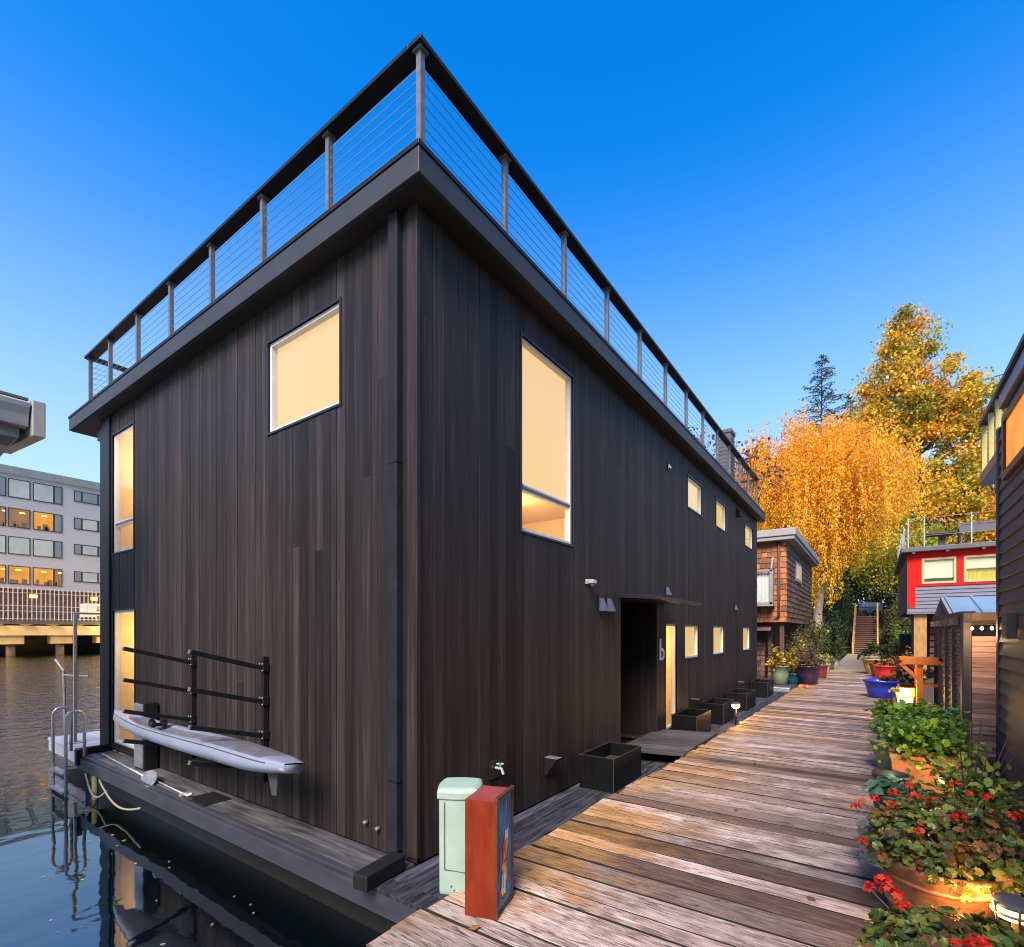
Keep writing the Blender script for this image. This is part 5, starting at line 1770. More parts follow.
for (x_, y_) in ((57.3, -.57), (59.8, -.57), (57.3, 1.02), (59.8, 1.02)):
    b = MB(); b.tube([(x_, y_, cz0 + .33), (x_, y_ + .2, cz0 + .33)], .33, 18)
    b.build('wheel', M['apt_frame'], cr)

for k, (z0, z1, lb) in enumerate(((12.9, 13.75, 'upper thin power cable crossing the sky at the right'), (12.45, 13.15, 'lower thin power cable crossing the sky at the right'))):
    b = MB()
    b.tube([(2.3 * (31 - .02 * i), 2.3 * (-2.6 - i * .8), 1.7 + 2.3 * (z0 - 1.7 + (z1 - z0) * i / 12 * 1.5 - .12 * math.sin(math.pi * i / 12))) for i in range(13)], .055, 5)
    tag(b.build('power_cable', M['black_trim']), lb, 'cable', 'power cables over the trees')

# ==================================================================== TREES
def limb(b, p0, p1, r0, r1, n=5, sag=.0, wob=.12, k=7):
    p0, p1 = Vector(p0), Vector(p1)
    L_ = (p1 - p0).length
    pts, rs = [], []
    for i in range(n + 1):
        t_ = i / n
        p = p0.lerp(p1, t_) + Vector((rnd.uniform(-1, 1), rnd.uniform(-1, 1), rnd.uniform(-.6, .6))) * wob * L_ * .3 * math.sin(math.pi * t_)
        p.z += sag * math.sin(math.pi * t_)
        pts.append(p); rs.append(r0 + (r1 - r0) * t_)
    b.tube(pts, rs, k)
    return pts


def clump_cols(n, cents, idx, palette, weights, jit, rng):
    """each clump leans to its own colour from the palette, leaves scatter about it"""
    palette = np.array(palette)
    cl = rng.choice(len(palette), len(cents), p=weights)
    own = rng.choice(len(palette), n, p=weights)
    pick = np.where(rng.random(n) < .62, cl[idx], own)
    c = palette[pick] * rng.uniform(1 - jit, 1 + jit, (n, 1)) * rng.uniform(.92, 1.08, (n, 3))
    return np.clip(c, .002, .95)


def broad_tree(name, label, base, lobes, leaf, nleaf, palette, weights, trunk_r, bark, clump_r, group=None, cat='tree', nclump=160, seed=1, lean=(0, 0), hang=.0, holes=.0):
    rng = np.random.default_rng(seed)
    t = thing(name, label, cat, base, group)
    L = np.array([[*c, *r] for c, r in lobes], dtype=float)
    vol = L[:, 3] * L[:, 4] * L[:, 5]
    pk = rng.choice(len(L), nclump, p=vol ** .8 / (vol ** .8).sum())
    u = rng.normal(size=(nclump, 3)); u /= np.linalg.norm(u, axis=1, keepdims=True)
    rr = rng.uniform(.25, 1.0, nclump) ** .55
    cents = L[pk, :3] + u * rr[:, None] * L[pk, 3:]
    # trunk and limbs
    b = MB()
    top = Vector(cents[cents[:, 2].argmax()])
    zc = cents[:, 2]
    tp = limb(b, base, (base[0] + lean[0], base[1] + lean[1], base[2] + (zc.max() - base[2]) * .88), trunk_r, trunk_r * .12, 9, 0, .10, 10)
    b.build('trunk', bark, t, smooth=True)
    b = MB()
    order = rng.permutation(nclump)[:min(nclump, 70)]
    for k in order:
        c = Vector(cents[k])
        zz = max(base[2] + 1.2, c.z - (c - Vector((base[0], base[1], c.z))).length * .75)
        q = min(tp, key=lambda p: abs(p.z - zz))
        d = (c - q).length
        limb(b, q, c, min(trunk_r * .4, .02 * d + .02), .012, 5, -.0, .25, 5)
    b.build('branches', bark, t, smooth=True)
    idx = rng.integers(0, nclump, nleaf)
    g = rng.normal(size=(nleaf, 3)) * np.array([1, 1, .75])
    g *= (clump_r * rng.uniform(.6, 1.25, nclump))[idx][:, None]
    P = cents[idx] + g
    if hang: P[:, 2] -= np.abs(rng.normal(size=nleaf)) * hang
    D = rng.normal(size=(nleaf, 3)); D[:, 2] -= .6
    C = clump_cols(nleaf, cents, idx, palette, weights, .25, rng)
    leaf_mesh('crown', P, D, leaf, C, M['leaf'], t, .75, rng)
    return t


def weeping_tree():
    rng = np.random.default_rng(5)
    base = (41.0, 3.4, .1)
    t = thing('weeping_tree', 'large golden orange weeping tree over the end of the dock', 'tree', base)
    b = MB()
    tp = limb(b, base, (40.6, 3.2, 12.5), .34, .08, 8, 0, .12, 10)
    b.build('trunk', M['bark_pale'], t, smooth=True)
    b = MB()
    tips = []
    for k in range(84):
        a = rng.uniform(0, 2 * math.pi); r = 6.2 * rng.uniform(.05, 1) ** .6
        z = 16.3 - .13 * r ** 1.7 + rng.uniform(-2.2, .4)
        tip = (40.5 + r * math.cos(a) * .95, 3.5 + r * math.sin(a) * (1.08 if math.sin(a) > 0 else 1.0), z)
        q = tp[rng.integers(3, len(tp))]
        pts = limb(b, q, tip, .07, .015, 6, .9, .2, 5)
        tips += pts[2:]
    b.build('branches', M['bark_pale'], t, smooth=True)
    tips = np.array([tuple(p) for p in tips])
    P, C, D, S = [], [], [], []
    pal_t = np.array([(.90, .40, .022), (.92, .50, .035), (.84, .31, .018), (.92, .60, .065), (.72, .46, .04)])
    ns = 2000
    for k in range(ns):
        o = tips[rng.integers(len(tips))] + rng.normal(size=3) * (.55, .55, .35)
        hr = math.hypot(o[0] - 40.5, o[1] - 3.0)
        low = 2.0 + 2.2 * rng.random()
        if o[1] < 2.0: low = 5.2 + 2.5 * rng.random() + max(0, .6 - o[1]) * .8
        ln = min(rng.uniform(1.2, 6.5), o[2] - low)
        if ln < .3: ln = .3
        n = int(ln * 24) + 8
        s = rng.random(n)
        sway = rng.normal(size=2) * .18
        pz = o[2] - s * ln
        px_ = o[0] + sway[0] * s * ln * .4 + rng.normal(size=n) * .09
        py_ = o[1] + sway[1] * s * ln * .4 + rng.normal(size=n) * .09
        P.append(np.stack([px_, py_, pz], 1))
        hgt = np.clip((pz - 4) / 11, 0, 1)[:, None]
        ci = np.array([2 if rng.random() < .4 else 0, 3])
        base_c = (pal_t[rng.choice([0, 0, 2, 1])] * hgt + pal_t[rng.choice([1, 3, 3, 1, 4])] * (1 - hgt))
        C.append(base_c * rng.uniform(.72, 1.2, (n, 1)))
        d = rng.normal(size=(n, 3)) * .5; d[:, 2] -= 1
        D.append(d)
    # fuller tufts on top of the limbs
    m = 22000
    q = tips[rng.integers(len(tips), size=m)] + rng.normal(size=(m, 3)) * (.5, .5, .3)
    P.append(q); D.append(rng.normal(size=(m, 3)))
    C.append(pal_t[rng.choice([0, 2, 2, 1], m)] * rng.uniform(.7, 1.15, (m, 1)))
    P, C, D = np.concatenate(P), np.concatenate(C), np.concatenate(D)
    leaf_mesh('crown', P, D, .145, np.clip(C, 0, .95), M['leaf'], t, .5, rng)


weeping_tree()
MAPLE = [(.68, .33, .022), (.60, .40, .030), (.38, .34, .035), (.70, .22, .020), (.22, .26, .035), (.84, .50, .05)]
broad_tree('maple_tree', 'tallest tree, a maple turning green gold and rust red behind the red house', (58, -3.4, 4.5),
           [((58, -2.4, 28.0), (2.2, 2.0, 3.2)), ((58, -1.2, 24.6), (2.6, 2.2, 2.6)), ((58, -2.0, 22.5), (3.4, 3.6, 3.6)), ((58, -5.6, 23.0), (2.6, 2.2, 3.2)), ((58, -7.6, 19.6), (3.0, 2.6, 3.8)),
            ((58, .2, 20.0), (3.0, 2.6, 3.6)), ((58, 1.6, 15.5), (3.0, 2.6, 4.0)), ((58, -4.2, 20.5), (3.2, 3.2, 3.2)), ((58, -3.6, 16), (4.5, 5.5, 4.5)), ((57, -5, 10.5), (4.5, 6.0, 4.0)), ((57, -.5, 11), (3.5, 3.2, 4.0)), ((56.5, -7.5, 12), (3, 3, 4))],
           .25, 95000, MAPLE, [.24, .24, .22, .08, .14, .08], .5, M['bark'], .55, nclump=420, seed=21)
broad_tree('green_gold_tree', 'lower green and gold tree beside the wooden stairs, left of the red house', (50.5, -1.9, 2.6),
           [((50, -1.6, 8.2), (2.5, 2.4, 2.6)), ((50, -.2, 6.6), (1.8, 1.2, 1.5)), ((50.5, -3.2, 6.5), (2.2, 2.0, 3.0))],
           .18, 24000, [(.46, .42, .035), (.28, .32, .04), (.60, .46, .05), (.16, .22, .03)], [.3, .3, .2, .2], .26, M['bark_pale'], .5, nclump=100, seed=4)


def conifer(label, base, H, rb, n, seed):
    rng = np.random.default_rng(seed)
    t = thing('conifer_tree', label, 'tree', base)
    b = MB(); limb(b, base, (base[0], base[1], base[2] + H), .28, .03, 8, 0, .02, 8)
    b.build('trunk', M['bark'], t, smooth=True)
    b = MB()
    P, D = [], []
    zs = np.linspace(.35, .99, 46)
    for z in zs:
        for k in range(5):
            a = rng.uniform(0, 2 * math.pi)
            L_ = rb * (1 - z) ** .8 * rng.uniform(.55, 1.25) + .25
            p0 = np.array((base[0], base[1], base[2] + z * H))
            p1 = p0 + np.array((math.cos(a) * L_, math.sin(a) * L_, .12 * L_ - .28 * L_ * rng.random()))
            b.tube([tuple(p0), tuple(p0 * .5 + p1 * .5 + np.array((0, 0, .05 * L_))), tuple(p1)], [.035, .025, .01], 4)
            m = int(n * L_ / 300) + 6
            s = rng.uniform(.25, 1.02, m)
            q = p0 + (p1 - p0) * s[:, None] + rng.normal(size=(m, 3)) * np.array((.16, .16, .10))
            q[:, 2] -= .15 * rng.random(m)
            P.append(q); D.append(np.tile(p1 - p0, (m, 1)) + rng.normal(size=(m, 3)) * .8)
    b.build('branches', M['bark'], t)
    P, D = np.concatenate(P), np.concatenate(D)
    C = pal(len(P), [(.045, .075, .040), (.065, .095, .045), (.03, .055, .04), (.10, .10, .04)], None, .3, rng)
    leaf_mesh('crown', P, D, .30, C, M['leaf'], t, .35, rng)
conifer('thin dark green conifer rising behind the golden weeping tree', (70, 5.1, 3.6), 30.8, 9.0, 2600, 8)
conifer('second shorter dark conifer touching the left side of the maple', (72, 2.4, 3.6), 26.0, 8.0, 2200, 9)


def bare_tree():
    rng = np.random.default_rng(3)
    base = (34, 7.6, -.4)
    t = thing('bare_tree', 'nearly bare tree with a few purple leaves behind the roof railing of the black house', 'tree', base)
    b = MB()
    P = []
    def grow(p, d, L_, r, lv):
        q = p + d * L_
        b.tube([tuple(p), tuple(p.lerp(q, .5) + Vector(rng.normal(size=3)) * L_ * .05), tuple(q)], [r, r * .8, r * .6], 5 if lv > 1 else 4)
        if lv == 0:
            P.append(tuple(q)); return
        for k in range(3 if lv > 1 else 4):
            nd = (d + Vector(rng.normal(size=3)) * .42 + Vector((0, 0, .12))).normalized()
            grow(p.lerp(q, rng.uniform(.6, 1)), nd, L_ * rng.uniform(.55, .82), r * .55, lv - 1)
    grow(Vector(base), Vector((0, 0, 1)), 6.2, .16, 4)
    b.build('trunk', M['bark'], t)
    P = np.array(P)
    i = rng.integers(0, len(P), 420)
    q = P[i] + rng.normal(size=(420, 3)) * .25
    leaf_mesh('crown', q, rng.normal(size=(420, 3)), .22, pal(420, [(.14, .06, .08), (.10, .05, .07), (.20, .09, .06)], None, .3, rng), M['leaf'], t, .7, rng)
bare_tree()

# ---- shrubs and ivy on the bank
def shrub(name, label, c, r, n, leaf, palette, seed, group=None, cat='shrub', dens=26):
    rng = np.random.default_rng(seed)
    t = thing(name, label, cat, (c[0], c[1], c[2]), group)
    m = dens
    u = rng.normal(size=(m, 3)); u[:, 2] = np.abs(u[:, 2]); u /= np.linalg.norm(u, axis=1, keepdims=True)
    cents = np.array(c) + u * np.array(r) * rng.uniform(.35, .95, (m, 1)) + np.array((0, 0, .15 * r[2]))
    b = MB()
    for k in range(m): b.tube([c, tuple(np.array(c) * .5 + cents[k] * .5 + rng.normal(size=3) * .06 * r[2]), tuple(cents[k])], [.03 * r[2] ** .5, .015, .006], 4)
    b.build('stems', M['bark'], t)
    idx = rng.integers(0, m, n)
    P = cents[idx] + rng.normal(size=(n, 3)) * np.array(r) * .17
    P[:, 2] = np.maximum(P[:, 2], c[2] + .02)
    D = rng.normal(size=(n, 3)); D[:, 2] += .3
    leaf_mesh('foliage', P, D, leaf, pal(n, palette, None, .28, rng), M['leaf'], t, .6, rng)
    return t
DK = [(.035, .06, .022), (.05, .085, .028), (.025, .045, .02), (.08, .10, .03)]
OL = [(.10, .11, .03), (.16, .14, .035), (.06, .08, .025)]
YG = [(.28, .24, .03), (.40, .30, .04), (.18, .17, .03)]
G1 = 'shrubs on the wooded bank'
bank = [((42.5, 2.6, .0), (1.2, .9, 3.4), DK, 'dark upright evergreen shrub left of the foot of the stairs'), ((41, 3.6, -.2), (1.4, 1.2, 2.4), OL, 'olive green shrub under the weeping tree'),
        ((45.5, 2.5, .5), (1.8, .9, 3.0), DK, 'dark green shrub halfway up the left side of the stairs'), ((48, 2.8, 2), (2.5, 1.2, 2.6), DK, 'dark green shrub high on the left of the stairs'),
        ((47, -1.3, 1.2), (2.2, .8, 2.4), OL, 'olive shrub along the right handrail of the stairs'), ((44.6, -1.2, .0), (.7, .5, 2.0), [(.10, .16, .03), (.14, .20, .04)], 'bright green pointed shrub right of the foot of the stairs'),
        ((43.5, -2.4, -.1), (1.5, 1.0, 1.9), DK, 'dark green shrub beside the green bin'), ((46, -4.5, .4), (2.5, 2.2, 3.2), DK, 'dark evergreen mass behind the red house porch'),
        ((50, 4.8, 2.6), (3, 2.2, 4.0), OL, 'tall olive shrub behind the weeping tree trunk'), ((47, 7, 1), (3, 2.5, 3.6), DK, 'dark shrub behind the shingle house'),
        ((57, 3.2, 2.8), (2.6, 1.6, 4.0), DK, 'dark green shrub behind the parked car'), ((58, -2.6, 2.8), (3, 1.6, 4.5), DK, 'dark green shrub right of the parked car')]
for k, (c, r, p, lb) in enumerate(bank):
    shrub('shrub', lb, c, r, int(900 + 260 * r[2] * r[0]), .2, p, 40 + k, G1)
rng = np.random.default_rng(77)
n = 9000
xx = rng.uniform(40.5, 62, n); yy = rng.uniform(-9, 12, n)
keep = ~((yy > -.25) & (yy < 1.35) & (xx < 51))
xx, yy = xx[keep], yy[keep]
zz = np.array([hill_z(a_, b_) for a_, b_ in zip(xx, yy)]) + rng.uniform(.02, .35, len(xx))
gc = leaf_mesh('ground_cover', np.stack([xx, yy, zz], 1), rng.normal(size=(len(xx), 3)), .24, pal(len(xx), DK + OL + YG[:1], None, .3, rng), M['leaf'], None, .8, rng)
tag(gc, 'ivy and fallen gold leaves covering the bank around the stairs', 'ground cover', kind='stuff')

# background tree masses further along the shore so the bank does not end in empty sky
for k, (c, lb) in enumerate((((67, 3.4, 3.2), 'dark olive tree closing the view behind the parked car'), ((66, -1.8, 3.2), 'olive gold tree behind the parked car, right of it'), ((62, 12, 3.5), 'round gold brown tree behind the shingle house'), ((64, -14, 3.5), 'olive gold tree hidden behind the lap sided house'))):
    broad_tree('shore_tree', lb, c, [((c[0], c[1], 8 if k < 2 else 10), (3, 4, 4.8)), ((c[0], c[1] + 1.0, 12), (3, 3, 3))], .34, 9000, [(.10, .13, .03), (.20, .20, .03), (.30, .24, .03), (.07, .09, .03)] if k < 2 else MAPLE, None, .3, M['bark'], .8, group='trees along the shore', nclump=80, seed=60 + k)

# ==================================================================== POTTED PLANTS AND SMALL THINGS
def potmat(name, c, c2=None, **k): return surf(name, c, c2, 5, rough=k.get('rough', .4), rvar=.1, dirt=k.get('dirt'), bump=k.get('bump', 0), coat=k.get('coat', 0))
M['pot_green'] = potmat('pot_glaze_green', (.20, .24, .15), (.13, .17, .11), dirt=(.10, .10, .08))
M['pot_blue'] = potmat('pot_cobalt', (.018, .045, .44), (.014, .035, .36), rough=.3)
M['pot_red'] = potmat('pot_red', (.62, .028, .015), (.5, .02, .012), rough=.35)
M['pot_purple'] = potmat('pot_purple', (.040, .015, .052), (.028, .011, .038), rough=.35)
M['pot_maroon'] = potmat('pot_maroon', (.22, .022, .018), (.16, .016, .014), rough=.35)
M['pot_terra'] = potmat('pot_terracotta', (.46, .19, .075), (.34, .13, .05), rough=.75, dirt=(.30, .20, .13))
M['pot_yellow'] = potmat('pot_yellow', (.52, .36, .06), (.42, .28, .045), rough=.45)
M['pot_pale'] = potmat('pot_pale', (.42, .42, .36), (.32, .32, .27), rough=.5)
M['pot_dark'] = potmat('pot_dark', (.045, .042, .045), (.03, .028, .03), rough=.5)
M['pot_teal'] = potmat('pot_teal', (.03, .10, .16), (.02, .07, .12), rough=.3)
M['pot_brown'] = potmat('pot_brown', (.14, .07, .04), (.09, .045, .03), rough=.5)
M['copper'] = surf('copper_tub', (.36, .165, .075), (.20, .105, .060), 18, rough=.42, metal=.55, rvar=.15, bump=.5, dirt=(.20, .17, .15))
M['stem'] = surf('stem', (.09, .12, .03), (.06, .07, .02), 10, rough=.7)
M['stem_brown'] = surf('stem_brown', (.11, .06, .04), (.06, .035, .025), 10, rough=.8)


def pot(t, loc, r, h, mat, flare=.8, n=28, name='pot', sx=1, sy=1, sq=0, lip=.02):
    x, y, z = loc
    b = MB()
    r0 = r * flare
    b.lathe([(r0 * .9, 0), (r0, .015), (r0 + (r - r0) * .55, h * .5), (r, h - .05), (r + lip, h - .045), (r + lip, h - .005), (r + lip * .6, h), (r - .012, h - .004), (r - .018, h - .06), (r * .9, h - .09)], loc, n, sx=sx, sy=sy, sq=sq)
    b.f.pop(); b.c.pop(); b.m.pop()
    o = b.build(name, mat, t, smooth=not sq)
    b = MB(); b.lathe([(r * .93, h - .075), (r * .5, h - .06), (.0001, h - .055)], loc, n, sx=sx, sy=sy, sq=sq)
    b.build('soil', M['soil'], t)
    return o


def foliage(t, c, r, n, leaf, palette, seed, stems=18, name='foliage', gloss=False, asp=.8, stemmat=None, low=0.0, up=.2):
    """leaves in loose sprays at the ends of stems, so the outline is ragged and gaps show"""
    rng = np.random.default_rng(seed)
    m = max(10, stems)
    u = rng.normal(size=(m, 3)); u[:, 2] = np.abs(u[:, 2]) - low; u /= np.linalg.norm(u, axis=1, keepdims=True)
    tips = np.array(c) + u * np.array(r) * rng.uniform(.55, 1.12, (m, 1))
    k = rng.integers(0, m, n)
    s_ = rng.uniform(.35, 1.08, n)[:, None] ** .6
    mid = np.array(c) * .55 + tips * .45 + np.array((0, 0, .12 * r[2]))
    A = np.array(c) * (1 - s_) ** 2 + mid[k] * 2 * s_ * (1 - s_) + tips[k] * s_ ** 2
    P = A + rng.normal(size=(n, 3)) * np.array(r) * .13
    D = (tips[k] - np.array(c)) / np.array(r).max() * .5 + rng.normal(size=(n, 3)) * .9
    D[:, 2] = D[:, 2] * .6 + up
    # each spray has its own tone
    tone = rng.uniform(.75, 1.3, m)[k][:, None]
    round_leaves(name, P, D, leaf, np.clip(pal(n, palette, None, .22, rng) * tone, .001, .9), M['leaf_gloss' if gloss else 'leaf'], t, asp, rng, .35)
    b = MB()
    for i in range(m):
        q = tips[i]
        b.tube([tuple(np.array(c) - np.array((0, 0, .04))), tuple(mid[i]), tuple(q)], [.008, .006, .003], 5)
    b.build('stems', stemmat or M['stem'], t)
    return P


def lobed_leaves(t, P, N_, size, cols, seed, mat, name='foliage', lobes=7):
    """round scalloped geranium style leaves: a fan of triangles, dished"""
    rng = np.random.default_rng(seed)
    b = MB()
    for p, nrm, c in zip(P, N_, cols):
        nrm = Vector(nrm).normalized()
        a = nrm.orthogonal().normalized(); a.rotate(Matrix.Rotation(rng.uniform(0, 6.28), 3, nrm))
        w = nrm.cross(a)
        s = size * rng.uniform(.55, 1.25)
        cen = Vector(p)
        ring_ = []
        m = lobes * 2
        for j in range(m):
            th = 2 * math.pi * (j + .5) / (m + 1.2) + .25
            rr = s * (1.0 if j % 2 else .80)
            dz = .16 * s + .10 * s * math.sin(3 * th + rng.uniform(0, 6))
            ring_.append(tuple(cen + a * math.cos(th) * rr + w * math.sin(th) * rr + nrm * dz))
        k = len(b.v)
        b.v += [tuple(cen)] + ring_
        for j in range(m - 1):
            b.f.append((k, k + 1 + j, k + 2 + j)); sh_ = 1.0 if j % 2 else .86
            b.c.append(tuple(float(q) * sh_ for q in c)); b.m.append(0)
    return b.build(name, mat, t)


def flower_heads(t, pts, r, cols, seed, petals=34, name='flower'):
    """a domed head of small five petalled florets"""
    rng = np.random.default_rng(seed)
    for p in pts:
        b = MB()
        rr = r * rng.uniform(.75, 1.2)
        for k in range(petals // 2):
            u = Vector(rng.normal(size=3)); u.z = abs(u.z) * .9 + .05; u.normalize()
            c = Vector(p) + u * rr * rng.uniform(.75, 1.05)
            nrm = (u + Vector(rng.normal(size=3)) * .35).normalized()
            a = nrm.orthogonal().normalized(); a.rotate(Matrix.Rotation(rng.uniform(0, 6.28), 3, nrm)); w = nrm.cross(a)
            s = rr * rng.uniform(.38, .52)
            cc = tuple(np.array(cols[rng.integers(len(cols))]) * rng.uniform(.7, 1.15))
            for f in range(5):
                th = 2 * math.pi * f / 5
                d = a * math.cos(th) + w * math.sin(th); e_ = nrm.cross(d)
                q = [c, c + d * s * .55 + e_ * s * .36 + nrm * s * .2, c + d * s + nrm * s * .12, c + d * s * .55 - e_ * s * .36 + nrm * s * .2]
                b.face(q, cc)
        b.build(name, M['petal'], t)


def geranium(t, c, r, n, size, palette, seed, heads, fcols, hr=.04, stems=26):
    rng = np.random.default_rng(seed)
    u = rng.normal(size=(n, 3)); u[:, 2] = np.abs(u[:, 2]) - .12; u /= np.linalg.norm(u, axis=1, keepdims=True)
    lump = rng.normal(size=(10, 3)); lump[:, 2] = abs(lump[:, 2]); lump /= np.linalg.norm(lump, axis=1, keepdims=True)
    k = 1 + .35 * (np.max(u @ lump.T, axis=1) - .78)
    P = np.array(c) + u * np.array(r) * (rng.uniform(.3, 1.0, n) ** .42 * k)[:, None]
    nr = u * .7 + rng.normal(size=(n, 3)) * .42 + np.array((-.12, 0, .55))
    lobed_leaves(t, P, nr, size, pal(n, palette, None, .25, rng), seed + 1, M['leaf_gloss'])
    b = MB()
    for i in rng.integers(0, n, stems): b.tube([c, tuple(np.array(c) * .4 + P[i] * .6 + rng.normal(size=3) * .02), tuple(P[i])], [.007, .005, .003], 5)
    hp = []
    for h_ in heads:
        p = Vector(h_)
        b.tube([(c[0] * .6 + p.x * .4, c[1] * .6 + p.y * .4, c[2] + .02), tuple(p)], [.004, .003], 5)
    b.build('stems', M['stem'], t)
    flower_heads(t, heads, hr, fcols, seed + 2)


GREEN = [(.13, .27, .035), (.19, .35, .045), (.28, .44, .065), (.08, .18, .03)]
GERAN = [(.10, .145, .028), (.15, .20, .034), (.12, .085, .026), (.17, .085, .03), (.07, .10, .022), (.22, .24, .05), (.26, .11, .03), (.09, .13, .03), (.055, .085, .02)]
REDS = [(.72, .022, .012), (.62, .015, .010), (.80, .06, .02)]

# big hammered tub with geraniums
t = thing('potted_plant', 'red flowered geranium in the big hammered copper tub near the floodlight', 'potted plant', (3.86, -.30, 0), 'potted plants along the right edge of the dock')
b = MB()
tx, ty = 3.86, -.30
b.lathe([(.22, 0), (.232, .02), (.258, .19), (.285, .33), (.308, .355), (.317, .38), (.31, .40), (.293, .394), (.27, .32), (.25, .28)], (tx, ty, 0), 48, sx=1.05, sy=.98)
b.f.pop(); b.c.pop(); b.m.pop()
tub = b.build('tub', M['copper'], t, smooth=True)
b = MB()
for z_ in (.10, .27): b.lathe([(.237 + z_ * .14, z_), (.249 + z_ * .14, z_ + .01), (.249 + z_ * .14, z_ + .022), (.237 + z_ * .14, z_ + .032)], (tx, ty, 0), 48, sx=1.05, sy=.98)
b.build('hoop', M['copper'], tub, smooth=True)
b = MB(); b.lathe([(.272, .32), (.15, .34), (.0001, .345)], (tx, ty, 0), 32, sx=1.05, sy=.98)
b.build('soil', M['soil'], t)
geranium(t, (tx + .08, ty - .03, .37), (.46, .40, .34), 1000, .031, GERAN, 101,
         [(tx - .02, ty + .40, .60), (tx + .02, ty + .36, .63), (tx - .14, ty + .36, .44), (tx - .30, ty - .36, .52), (tx - .16, ty - .42, .52), (tx + .25, ty - .10, .76), (tx + .05, ty + .10, .70), (tx + .0, ty + .02, .70), (tx + .3, ty + .12, .70), (tx + .12, ty - .22, .74), (tx + .22, ty + .2, .66), (tx - .12, ty - .08, .66), (tx + .10, ty - .34, .66), (tx - .22, ty + .10, .58), (tx + .34, ty - .18, .70), (tx - .05, ty + .22, .66), (tx + .18, ty + .30, .62)],
         REDS + [(.70, .16, .04)], .030)
# nearest geraniums at the bottom edge of the picture
t = thing('potted_plant', 'red geranium in a terracotta pot nearest of all, below the copper tub', 'potted plant', (2.72, -.30, 0), 'potted plants along the right edge of the dock')
pot(t, (2.72, -.30, 0), .24, .36, M['pot_terra'], .72)
geranium(t, (2.72, -.30, .33), (.40, .36, .16), 680, .036, [(.12, .15, .03), (.20, .22, .04), (.15, .085, .03), (.08, .11, .025), (.30, .28, .06), (.09, .16, .03)], 111,
         [(2.98, .02, .47), (3.02, -.03, .50), (2.95, -.06, .48), (2.56, -.26, .50), (2.60, -.32, .51), (2.62, -.60, .50), (2.80, -.10, .50)], REDS, .034)
t = thing('potted_plant', 'yellow green strappy leaved plant in a dark pot at the very bottom edge', 'potted plant', (2.25, -.25, 0), 'potted plants along the right edge of the dock')
pot(t, (2.28, -.28, 0), .17, .28, M['pot_dark'], .75)
rng = np.random.default_rng(9)
n = 90
P = np.array((2.28, -.28, .34)) + rng.normal(size=(n, 3)) * (.14, .14, .06)
Dv = rng.normal(size=(n, 3)); Dv[:, 2] = abs(Dv[:, 2]) * .6 + .15
leaf_mesh('foliage', P, Dv, .19, pal(n, [(.22, .26, .05), (.34, .34, .06), (.10, .15, .03)], None, .25, rng), M['leaf_gloss'], t, .22, rng)
# galvanised bucket half hidden beside the tub
t = thing('galvanised_bucket', 'grey galvanised bucket tucked against the dock side of the copper tub', 'bucket', (4.42, -.02, 0))
b = MB(); b.lathe([(.13, 0), (.135, .01), (.165, .32), (.172, .325), (.172, .335), (.16, .33), (.13, .05), (.0001, .04)], (4.42, -.06, 0), 28)
b.build('body', M['galv'], t, smooth=True)
b = MB()
for z_ in (.09, .22): b.lathe([(.138 + z_ * .1, z_), (.146 + z_ * .1, z_ + .008), (.138 + z_ * .1, z_ + .016)], (4.42, -.06, 0), 28)
b.build('band', M['galv'], t, smooth=True)
# kale
t = thing('potted_plant', 'blue green leafy kale in a small dark pot behind the galvanised bucket', 'potted plant', (5.85, -.12, 0), 'potted plants along the right edge of the dock')
pot(t, (5.85, -.12, 0), .15, .22, M['pot_dark'], .75)
foliage(t, (5.85, -.12, .20), (.26, .26, .16), 150, .11, [(.09, .20, .12), (.13, .26, .16), (.06, .14, .09)], 121, 12, asp=.75)
t = thing('empty_pot', 'empty dark round pot behind the kale', 'pot', (6.55, -.12, 0))
pot(t, (6.55, -.14, 0), .15, .24, M['pot_dark'], .78)
# tall strappy yellow green plant behind tub
t = thing('potted_plant', 'loose yellow green leafy plant in a brown pot right behind the copper tub', 'potted plant', (4.8, -.5, 0), 'potted plants along the right edge of the dock')
pot(t, (4.95, -.55, 0), .20, .32, M['pot_brown'], .75)
foliage(t, (4.95, -.55, .36), (.50, .42, .40), 520, .062, [(.30, .33, .06), (.20, .27, .045), (.44, .40, .07), (.11, .17, .035)], 131, 30, asp=.7)
b = MB()
rng = np.random.default_rng(4)
for k in range(7):
    a = rng.uniform(0, 6.28); q = (4.95 + .42 * math.cos(a) * rng.random(), -.60 + .30 * math.sin(a) * rng.random(), .85 + .25 * rng.random())
    b.tube([(4.95, -.55, .32), (q[0] * .5 + 2.475, q[1] * .5 - .275, .6), q], [.006, .005, .003], 5)
b.build('tall_stems', M['stem_brown'], t)
